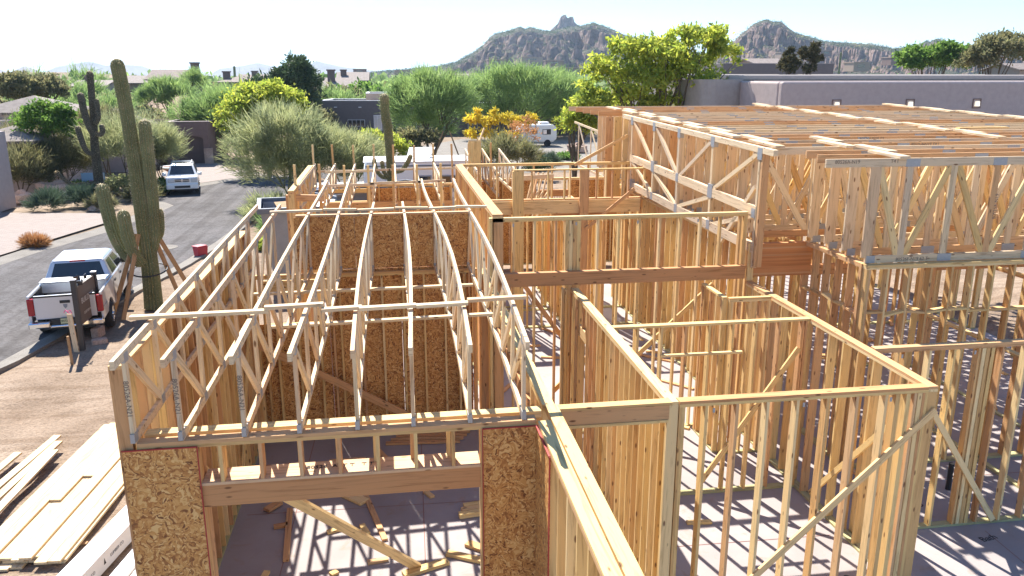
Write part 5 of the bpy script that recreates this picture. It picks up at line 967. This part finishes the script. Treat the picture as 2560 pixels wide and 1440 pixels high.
# ------------------------------------------------------------------ trees and shrubs
def leaf_mat(name, cols, tr=.55):
    m, nt, p = new_mat(name); geo = nt.nodes.new('ShaderNodeNewGeometry'); r = ramp(nt, [(i / (len(cols) - 1), c) for i, c in enumerate(cols)], geo.outputs['Random Per Island'])
    tb = nt.nodes.new('ShaderNodeBsdfTranslucent'); mx = nt.nodes.new('ShaderNodeMixShader'); mx.inputs[0].default_value = tr; n1 = N(nt, 'TexNoise', Scale=.9, Detail=2.0); nt.links.new(coords(nt), n1.inputs[0]); cl = ramp(nt, [(.35, (.72, .75, .8)), (.65, (1.2, 1.15, 1.0))], n1.outputs[0]); cm = mix(nt, 1., r.outputs[0], cl.outputs[0], 'MULTIPLY'); nt.links.new(cm, p.inputs['Base Color']); nt.links.new(cm, tb.inputs[0]); p.inputs['Roughness'].default_value = .7; p.inputs['Specular IOR Level'].default_value = .2
    nt.links.new(p.outputs[0], mx.inputs[1]); nt.links.new(tb.outputs[0], mx.inputs[2]); nt.links.new(mx.outputs[0], nt.nodes['Material Output'].inputs[0]); return m
F = {'palo': leaf_mat('palo_verde_twigs', [(.17, .27, .085), (.24, .36, .12), (.32, .43, .16), (.19, .30, .10)], .6), 'sage': leaf_mat('grey_green_twigs', [(.27, .31, .15), (.34, .37, .19), (.42, .43, .23), (.22, .27, .13)], .6), 'olive': leaf_mat('dusty_shrub', [(0.155, 0.171, 0.078), (0.217, 0.217, 0.109), (0.295, 0.264, 0.139), (0.139, 0.155, 0.070)]),
     'yellow': leaf_mat('yellow_green_leaves', [(.30, .40, .06), (.42, .48, .075), (.54, .55, .09), (.20, .31, .055)], .62), 'green': leaf_mat('bright_green_leaves', [(0.093, 0.186, 0.039), (0.155, 0.279, 0.054), (0.232, 0.341, 0.078)]), 'dark': leaf_mat('dark_tree_leaves', [(0.046, 0.078, 0.034), (0.078, 0.124, 0.054), (0.109, 0.155, 0.070)], .25), 'gold': leaf_mat('gold_leaves', [(0.620, 0.465, 0.046), (0.750, 0.589, 0.062), (0.465, 0.403, 0.062)], .5), 'pine': leaf_mat('dark_pine_needles', [(0.078, 0.078, 0.039), (0.139, 0.116, 0.054), (0.046, 0.054, 0.031)], .2), 'rust': leaf_mat('rust_dry_leaves', [(0.465, 0.217, 0.093), (0.589, 0.310, 0.124), (0.341, 0.186, 0.093)], .4), 'agave': leaf_mat('blue_green_blades', [(0.109, 0.155, 0.109), (0.155, 0.217, 0.139), (0.078, 0.124, 0.078)], .2)}
M['bark'] = plain('bark', (.12, .09, .06), .9, 0, .3, 8, .3); M['greenbark'] = plain('green_bark', (.15, .15, .07), .85, 0, .25, 6)
def unit(v): return v / np.maximum(np.linalg.norm(v, axis=1, keepdims=True), 1e-6)
def crown(blobs, kind, n, L, W, seed, nclus=None):
    """blobs: (cx,cy,cz,rx,ry,rz); returns the corners of many small leaf faces"""
    g = np.random.default_rng(seed); B = np.array(blobs, float); wt = (B[:, 3] * B[:, 4] * B[:, 5]) ** .67; pr = wt / wt.sum()
    K = nclus or max(12, n // 45); bi = g.choice(len(B), K, p=pr); u = unit(g.normal(size=(K, 3))); u[:, 2] = np.where(u[:, 2] < -.35, -u[:, 2], u[:, 2]); rad = g.uniform(.45, 1.0, K)[:, None] ** .6 * g.uniform(.78, 1.22, K)[:, None]
    cc = B[bi, :3] + u * rad * B[bi, 3:6]; cd = unit(u * [1, 1, .8] + [0, 0, .6]); rs = B[bi, 3:6].mean(1)
    ci = g.integers(0, K, n); sc = g.normal(size=(n, 3))
    if kind == 'twig':
        p = cc[ci] + sc * (rs[ci] * .13)[:, None]; d = unit(cd[ci] + g.normal(0, .42, (n, 3)))
    elif kind == 'tuft':
        p = cc[ci] + sc * (rs[ci] * .10)[:, None]; d = unit(cd[ci] * .4 + g.normal(0, .7, (n, 3)) + [0, 0, -.15])
    else:
        p = cc[ci] + sc * (rs[ci] * .19)[:, None] * [1, 1, .55]; d = unit(g.normal(size=(n, 3)) + [0, 0, -.1])
    s = unit(np.cross(d, g.normal(size=(n, 3)))); l = L * g.uniform(.5, 1.3, n)[:, None]; w_ = W * g.uniform(.6, 1.3, n)[:, None]
    if kind == 'twig': q = np.stack([p - s * w_ * .5, p + s * w_ * .5, p + d * l + s * w_ * .2, p + d * l - s * w_ * .2], 1)
    else: q = np.stack([p, p + d * l * .5 + s * w_ * .5, p + d * l, p + d * l * .5 - s * w_ * .5], 1)
    return q.reshape(-1, 3), cc
def tree(label, loc, blobs, kind, fol, n, L, W, seed, stems=3, r=.12, name='tree', cat='tree', group=None, bark='bark', low=0., nclus=None):
    t = thing(name, label, cat, loc, group=group); q, cc = crown(blobs, kind, n, L, W, seed, nclus)
    link('crown', qmesh('crown', q), F[fol], t)
    if stems:
        mb = MB(); rn = random.Random(seed); C_ = [Vector(c) for c in cc]
        for s in range(stems):
            tg = rn.choice(C_); fork = Vector((tg.x * .35, tg.y * .35, tg.z * .45)); b0 = Vector((rn.uniform(-.15, .15), rn.uniform(-.15, .15), -.1)) * (1 if stems > 1 else 0)
            mb.tube([b0, b0 * .5 + fork * .45 + Vector((rn.uniform(-.1, .1), 0, 0)), fork], [r, r * .8, r * .6], 7)
            for k in range(5):
                e = min(rn.sample(C_, min(6, len(C_))), key=lambda c: (c - tg).length) if k else tg
                mid = fork.lerp(e, .5) + Vector((rn.uniform(-.25, .25), rn.uniform(-.25, .25), rn.uniform(-.1, .3))); mb.tube([fork, mid, e], [r * .55, r * .3, r * .08], 5)
        mb.obj('trunk', M[bark], t)
    return t
def ptree(label, Y, base, blobs_px, kind, fol, n, L, W, seed, dz=1., **k):
    """crown blobs given by their extent in the photograph at depth Y, turned into metres round the trunk base"""
    x0 = at(base, Y); s = Y / FPX / (FW.y) * 1.0; B = []
    for (px, py, rx, ry) in blobs_px: B.append((at(px, Y) - x0, rng.uniform(-.15, .15) * rx * s, zat(px, py, Y) - G0, rx * s, min(rx, ry * 1.6) * s * dz, ry * s))
    return tree(label, (x0, Y, G0), B, kind, fol, n, L, W, seed, **k)
ptree('big yellow green leafy tree rising behind the truss roof', 50, 1655, [(1640, 140, 70, 45), (1745, 105, 58, 34), (1570, 130, 52, 34), (1500, 190, 50, 42), (1600, 210, 70, 50), (1720, 190, 70, 50), (1795, 140, 40, 38), (1690, 85, 46, 18), (1475, 255, 42, 40), (1770, 235, 44, 36), (1560, 255, 70, 36), (1650, 270, 80, 30)], 'leaf', 'yellow', 17000, .36, .15, 1, stems=8, r=.15, nclus=330)
ptree('low bright yellow bush spilling out below the big yellow tree', 52, 1440, [(1435, 310, 40, 30), (1470, 280, 40, 35), (1500, 320, 40, 30)], 'leaf', 'yellow', 4500, .3, .14, 2, name='bush', cat='bush')
ptree('rounded yellow green tree left of the dark round tree', 62, 665, [(665, 262, 75, 42), (610, 285, 50, 40), (720, 262, 40, 28), (640, 240, 40, 24), (690, 225, 38, 18), (650, 310, 70, 30)], 'leaf', 'yellow', 12000, .36, .15, 3, stems=4, nclus=260)
ptree('feathery grey green palo verde in the foreground behind the dumpster', 47, 715, [(700, 360, 90, 70), (640, 400, 70, 60), (790, 382, 80, 50), (850, 398, 75, 40), (740, 338, 70, 45), (680, 430, 70, 45), (800, 430, 90, 40), (900, 420, 45, 40), (700, 305, 45, 25)], 'twig', 'sage', 21000, .62, 0.032, 4, stems=6, r=.07, bark='greenbark', nclus=420)
ptree('second feathery grey green bush at the right of the foreground palo verde', 49, 860, [(850, 385, 80, 40), (915, 400, 40, 36), (790, 362, 50, 32)], 'twig', 'sage', 7699, .6, 0.032, 5, stems=4, r=.06, bark='greenbark', name='bush', cat='bush')
ptree('tall dark dense rounded tree left of the dark flat house', 96, 745, [(742, 195, 42, 42), (745, 240, 46, 50), (725, 215, 36, 40), (768, 215, 36, 40), (745, 280, 45, 40), (760, 170, 22, 18)], 'tuft', 'dark', 14000, .55, .2, 6, stems=2, r=.25)
ptree('pale green palo verde beside the brown garage house', 76, 540, [(545, 290, 70, 55), (500, 320, 50, 45), (590, 280, 60, 50), (540, 340, 60, 40), (620, 330, 50, 45), (480, 290, 40, 30)], 'twig', 'palo', 11900, .75, 0.051, 7, stems=5, r=.12, bark='greenbark', nclus=300)
ptree('large feathery palo verde with a forked trunk in front of the dark house', 72, 1075, [(1075, 265, 85, 55), (1030, 290, 55, 50), (1120, 285, 60, 50), (1080, 225, 70, 35), (1140, 240, 50, 40), (1010, 250, 35, 30), (1075, 320, 60, 25)], 'twig', 'palo', 14699, .8, 0.043, 8, stems=5, r=.16, bark='bark', nclus=330)
ptree('wide feathery palo verde behind the cream motorhome', 95, 1260, [(1230, 240, 70, 50), (1330, 240, 90, 50), (1290, 205, 70, 30), (1400, 250, 55, 45), (1190, 270, 50, 40), (1300, 290, 90, 35)], 'twig', 'palo', 14000, 1.0, 0.065, 9, stems=5, r=.18, nclus=320)
ptree('feathery palo verde right of the motorhome palo verde', 100, 1400, [(1390, 235, 60, 45), (1440, 265, 45, 45), (1380, 290, 60, 35), (1360, 215, 45, 25)], 'twig', 'palo', 7699, 1.0, 0.065, 10, stems=4, r=.16)
ptree('small gold leafed sapling before the cream motorhome', 58, 1245, [(1200, 305, 35, 14), (1255, 300, 40, 16), (1300, 310, 35, 14), (1190, 335, 30, 12), (1250, 340, 45, 14), (1330, 300, 25, 12), (1215, 280, 25, 8)], 'leaf', 'gold', 3200, .3, .13, 11, stems=5, r=.04)
ptree('rusty twiggy shrub in front of the motorhome', 54, 1300, [(1300, 345, 40, 40), (1320, 320, 30, 30)], 'leaf', 'rust', 900, .22, .08, 12, stems=6, r=.025, name='shrub', cat='shrub'); ptree('grey green brush below the gold sapling', 46, 1270, [(1260, 385, 55, 35), (1310, 395, 40, 28), (1220, 400, 30, 25)], 'twig', 'olive', 4200, .5, 0.032, 13, stems=4, r=.03, name='shrub', cat='shrub')
ptree('bright golden bush beside the slim saguaro', 60, 975, [(960, 365, 45, 28), (925, 355, 30, 25), (985, 380, 30, 25)], 'leaf', 'yellow', 4200, .3, .12, 14, stems=0, name='bush', cat='bush'); ptree('dark leafy bush under the forked palo verde', 66, 1060, [(1060, 350, 30, 22), (1010, 355, 40, 30)], 'tuft', 'olive', 3500, .35, .14, 15, stems=0, name='bush', cat='bush')
ptree('green mesquite tree right of the mauve house roofline, left one', 85, 2320, [(2300, 150, 70, 28), (2370, 150, 60, 30), (2260, 160, 40, 20), (2340, 130, 40, 20)], 'tuft', 'green', 11000, .5, .2, 16, stems=3, r=.2, low=1.)
ptree('olive mesquite tree at the right, tallest of the pair over the mauve house', 80, 2470, [(2470, 130, 65, 38), (2430, 150, 45, 35), (2515, 120, 35, 25), (2480, 105, 45, 20)], 'tuft', 'olive', 11000, .5, .17, 17, stems=3, r=.2)
ptree('dark ragged pine in front of the grey flat house', 66, 1990, [(1970, 165, 32, 18), (2010, 150, 36, 16), (1980, 130, 22, 14), (2025, 125, 20, 12), (1960, 150, 20, 12), (1995, 175, 45, 12)], 'tuft', 'pine', 7000, .3, .12, 18, stems=3, r=.15, nclus=60)
ptree('lone palo verde with bare forked trunk on the sand mound', 106, 425, [(420, 235, 42, 22), (385, 250, 30, 18), (455, 240, 28, 18), (430, 220, 34, 14)], 'twig', 'palo', 5250, .9, 0.065, 19, stems=3, r=.14, bark='bark'); ptree('bushy palo verde right of the sand mound tree', 120, 490, [(490, 215, 26, 24), (500, 200, 22, 15)], 'twig', 'palo', 2450, .9, 0.072, 20, stems=2, r=.15)
ptree('spreading desert tree at the far left, left crown', 92, 55, [(40, 215, 50, 26), (75, 225, 40, 22), (20, 235, 40, 20)], 'tuft', 'olive', 7000, .45, .15, 21, stems=2, r=.2); ptree('spreading desert tree at the far left, right crown', 94, 100, [(110, 220, 45, 26), (145, 228, 30, 20), (90, 235, 40, 20)], 'tuft', 'olive', 7000, .45, .15, 22, stems=2, r=.2)
ptree('bright green leafy tree between the left house roofs', 55, 140, [(120, 290, 45, 30), (145, 325, 35, 40), (95, 310, 40, 25), (160, 280, 25, 18)], 'leaf', 'green', 5500, .3, .12, 23, stems=3, r=.06)
for i, a in enumerate(((60, 370, 80, 50, 57, 'olive', 'big dusty shrub mass at the left below the tile roofs'), (130, 400, 70, 45, 55, 'olive', 'dusty shrub left of the dark shaded saguaro'), (300, 360, 75, 55, 54, 'sage', 'wispy grey green shrub behind the big saguaro'), (390, 370, 50, 45, 56, 'sage', 'wispy shrub between the big saguaro and the garage house'), (255, 320, 40, 40, 58, 'olive', 'grey shrub right of the dark shaded saguaro'), (30, 430, 60, 40, 52, 'olive', 'shadowy shrub at the left edge above the paver drive'))):
    px, py, rx, ry, Y, fo, lb = a; ptree(lb, Y, px, [(px, py, rx, ry), (px - rx * .4, py + ry * .3, rx * .7, ry * .7), (px + rx * .4, py + ry * .3, rx * .7, ry * .7)], 'twig', fo, 8500, .55, .028, 30 + i, stems=3, r=.05, name='shrub', cat='shrub')
for i, (px, Y, rx, rz, fo, kd, lb) in enumerate(((85, 47.2, .8, .75, 'agave', 'twig', 'spiky dark green plant at the edge of the paver drive, left'), (185, 48.5, .9, .8, 'agave', 'twig', 'spiky blue green plant near the picture sign'), (150, 53, 1.6, .55, 'green', 'leaf', 'low clipped hedge before the dark shaded saguaro'), (290, 53.5, 1.3, .9, 'sage', 'leaf', 'pale leafy shrub beside the picture sign'), (365, 52, .8, .8, 'dark', 'leaf', 'dark bush at the kerb left of the white car'), (330, 50, .8, .6, 'olive', 'twig', 'scrubby plant behind the big saguaro foot'), (395, 54.5, .7, .6, 'green', 'leaf', 'small bright bush beside the white car'), (660, 42, 1.3, 1.0, 'sage', 'twig', 'grey brush at the road edge by the dumpster'), (690, 36.5, .9, .9, 'palo', 'twig', 'green brush in front of the grey dumpster'), (645, 34.5, .45, .35, 'yellow', 'leaf', 'small yellow bush at the dumpster foot'), (1370, 66, .9, .6, 'agave', 'twig', 'spiky plant in front of the motorhome'), (1420, 70, 1.0, .5, 'green', 'leaf', 'low green plant right of the motorhome'), (1345, 62, 1.1, .8, 'dark', 'leaf', 'dark purple shrub below the motorhome'), (225, 47.0, .5, .45, 'olive', 'twig', 'dry clump between the stones of the left garden'), (38, 36.4, .26, .16, 'rust', 'twig', 'orange dry cactus clump at the left kerb'))):
    x = at(px, Y); tree(lb, (x, Y, G0), [(0, 0, rz * .5, rx, rx, rz * .6)], kd, fo, 2200, .45 if kd == 'twig' else .2, .03 if kd == 'twig' else .11, 60 + i, stems=0, name='shrub', cat='shrub')
for i, (px, py, Y, s, lb) in enumerate(((225, 0, 49.5, .55, 'upright granite boulder under the picture sign'), (112, 0, 51.5, .9, 'broad brown boulder behind the spiky plants'), (25, 0, 50, .6, 'tan boulder at the left house corner'), (205, 0, 46.6, .22, 'small pale stone at the paver edge'), (720, 0, 62, .5, 'flat pale stone at the cul de sac edge'), (1445, 0, 76, .8, 'brown boulder right of the motorhome'))):
    bm = bmesh.new(); bmesh.ops.create_icosphere(bm, subdivisions=3, radius=s)
    for v in bm.verts: v.co *= 1 + .25 * math.sin(v.co.x * 5 / s + i) * math.sin(v.co.y * 4 / s) + .12 * math.sin(v.co.z * 9 / s + 2 * i)
    me = bpy.data.meshes.new('boulder'); bm.to_mesh(me); bm.free(); o = link('boulder', me, M['rock'], None, Matrix.Translation((at(px, Y), Y, G0 + s * .4)) @ Matrix.Diagonal((1.2, 1, .8, 1))); tag(o, lb, 'boulder')
# distinct bushes and small trees of the middle distance, copies of five kinds
protos = []
for i, (fo, kd, rz, L, W) in enumerate((('olive', 'tuft', 1.5, .5, .2), ('palo', 'twig', 2.2, .9, .06), ('sage', 'tuft', 1.4, .45, .18), ('green', 'tuft', 1.9, .5, .22), ('dark', 'tuft', 2.0, .5, .22))):
    q, cc = crown([(0, 0, rz, 2.1, 2.1, rz * .75), (.9, .3, rz * .8, 1.4, 1.4, rz * .6), (-.8, -.4, rz * .7, 1.5, 1.4, rz * .6)], kd, 2600, L, W, 90 + i, 70); protos.append(qmesh('bush_crown', q))
zones = ((20, 320, 75, 135), (230, 560, 82, 170), (560, 800, 100, 190), (780, 1010, 112, 190), (1000, 1480, 112, 210), (1780, 2560, 110, 260), (-60, 250, 96, 180))
fols = ['olive', 'palo', 'sage', 'green', 'dark']; g = np.random.default_rng(44); c = 0
for zi, (a, b_, y0, y1) in enumerate(zones):
    zl = ['left desert slope', 'desert before the two storey house', 'desert behind the yellow rounded tree', 'desert around the far dark saguaro', 'desert behind the dark house', 'desert beyond the mauve house', 'desert at the far left'][zi]
    for k in range(36 if zi in (1, 2, 3, 4) else 30):
        Y = y0 * (y1 / y0) ** g.random(); px = g.uniform(a, b_)
        if 372 < px < 520 and 100 < Y < 135: continue
        kd = int(g.choice(5, p=[.34, .22, .22, .14, .08])); t = thing('desert_bush', '%s bush, one of many in the %s' % (['dusty olive', 'feathery green', 'grey green', 'leafy green', 'dark'][kd], zl), 'bush', (at(px, Y), Y, G0 - .1), g.uniform(0, 6.3), group='%s bushes, %s' % (['dusty olive', 'feathery green', 'grey green', 'leafy green', 'dark'][kd], zl))
        s = g.uniform(.5, 1.35) * (1 if Y < 125 else 1.45); t.scale = (s, s, s * g.uniform(.7, 1.1)); link('crown', protos[kd], F[fols[kd]], t); c += 1
# far scrub that reads as one mass
def scrub(name, px0, px1, y0, y1, n, hfun, fol, seed, size):
    g = np.random.default_rng(seed); Y = y0 * (y1 / y0) ** g.random(n); px = g.uniform(px0, px1, n); qs = []
    X = np.array([at(p, y) for p, y in zip(px, Y)]); Z = np.array([hfun(x, y) for x, y in zip(X, Y)])
    m = 26
    for k in range(n):
        s = size * g.uniform(.5, 1.4) * (Y[k] / y0) ** .25; c0 = np.array([X[k], Y[k], Z[k]]) + g.normal(size=(m, 3)) * [s * .7, s * .7, s * .35] + [0, 0, s * .7]; d = unit(g.normal(size=(m, 3)) + [0, 0, .3]); sd_ = unit(np.cross(d, g.normal(size=(m, 3)))); l = s * .75
        qs.append(np.stack([c0 - sd_ * l * .35, c0 + d * l * .5, c0 + sd_ * l * .35, c0 - d * l * .5], 1).reshape(-1, 3))
    return tag(link(name, qmesh(name, np.concatenate(qs)), F[fol]), kind='stuff')
flat = lambda x, y: G0
scrub('desert_scrub', -150, 1600, 150, 650, 2200, flat, 'olive', 1, 2.2); scrub('desert_trees', -100, 1500, 160, 700, 1000, flat, 'palo', 2, 3.0); scrub('right_desert_scrub', 1750, 2700, 130, 620, 1100, flat, 'olive', 3, 2.2); scrub('right_desert_trees', 1750, 2700, 140, 560, 600, flat, 'green', 4, 2.6); scrub('left_slope_scrub', -200, 330, 105, 300, 420, flat, 'olive', 5, 1.3)
def hill_scrub(name, src, n, size, seed, fol):
    g = np.random.default_rng(seed); vs = HILLS[src]; k = vs[g.integers(0, len(vs), n)]; k = k[k[:, 2] > 1]; c0 = np.repeat(k, 9, 0) + g.normal(size=(len(k) * 9, 3)) * [size, size, size * .45] + [0, 0, size * .4]
    d = unit(g.normal(size=c0.shape) + [0, 0, .3]); s_ = unit(np.cross(d, g.normal(size=c0.shape))); l = size * .8; q = np.stack([c0 - s_ * l * .4, c0 + d * l * .5, c0 + s_ * l * .4, c0 - d * l * .5], 1).reshape(-1, 3)
    return tag(link(name, qmesh(name, q), F[fol]), kind='stuff')
hill_scrub('mountain_scrub', 'boulder_mountain', 4200, 1.7, 51, 'dark'); hill_scrub('right_hill_scrub', 'boulder_hill', 3000, 1.5, 52, 'dark'); hill_scrub('right_hill_trees', 'boulder_hill', 350, 2.4, 54, 'olive')
# ------------------------------------------------------------------ air
hz = MB().box((-9500, -320, -4), (9500, 12500, 260)).obj('haze', None); tag(hz, kind='stuff')
hm = bpy.data.materials.new('haze_air'); hm.use_nodes = True; hn = hm.node_tree; hn.nodes.clear(); ho = hn.nodes.new('ShaderNodeOutputMaterial'); pv = hn.nodes.new('ShaderNodeVolumePrincipled'); pv.inputs['Color'].default_value = (.6, .8, 1, 1); pv.inputs['Density'].default_value = .00012; pv.inputs['Anisotropy'].default_value = .2
hn.links.new(pv.outputs[0], ho.inputs['Volume']); hz.data.materials.append(hm)
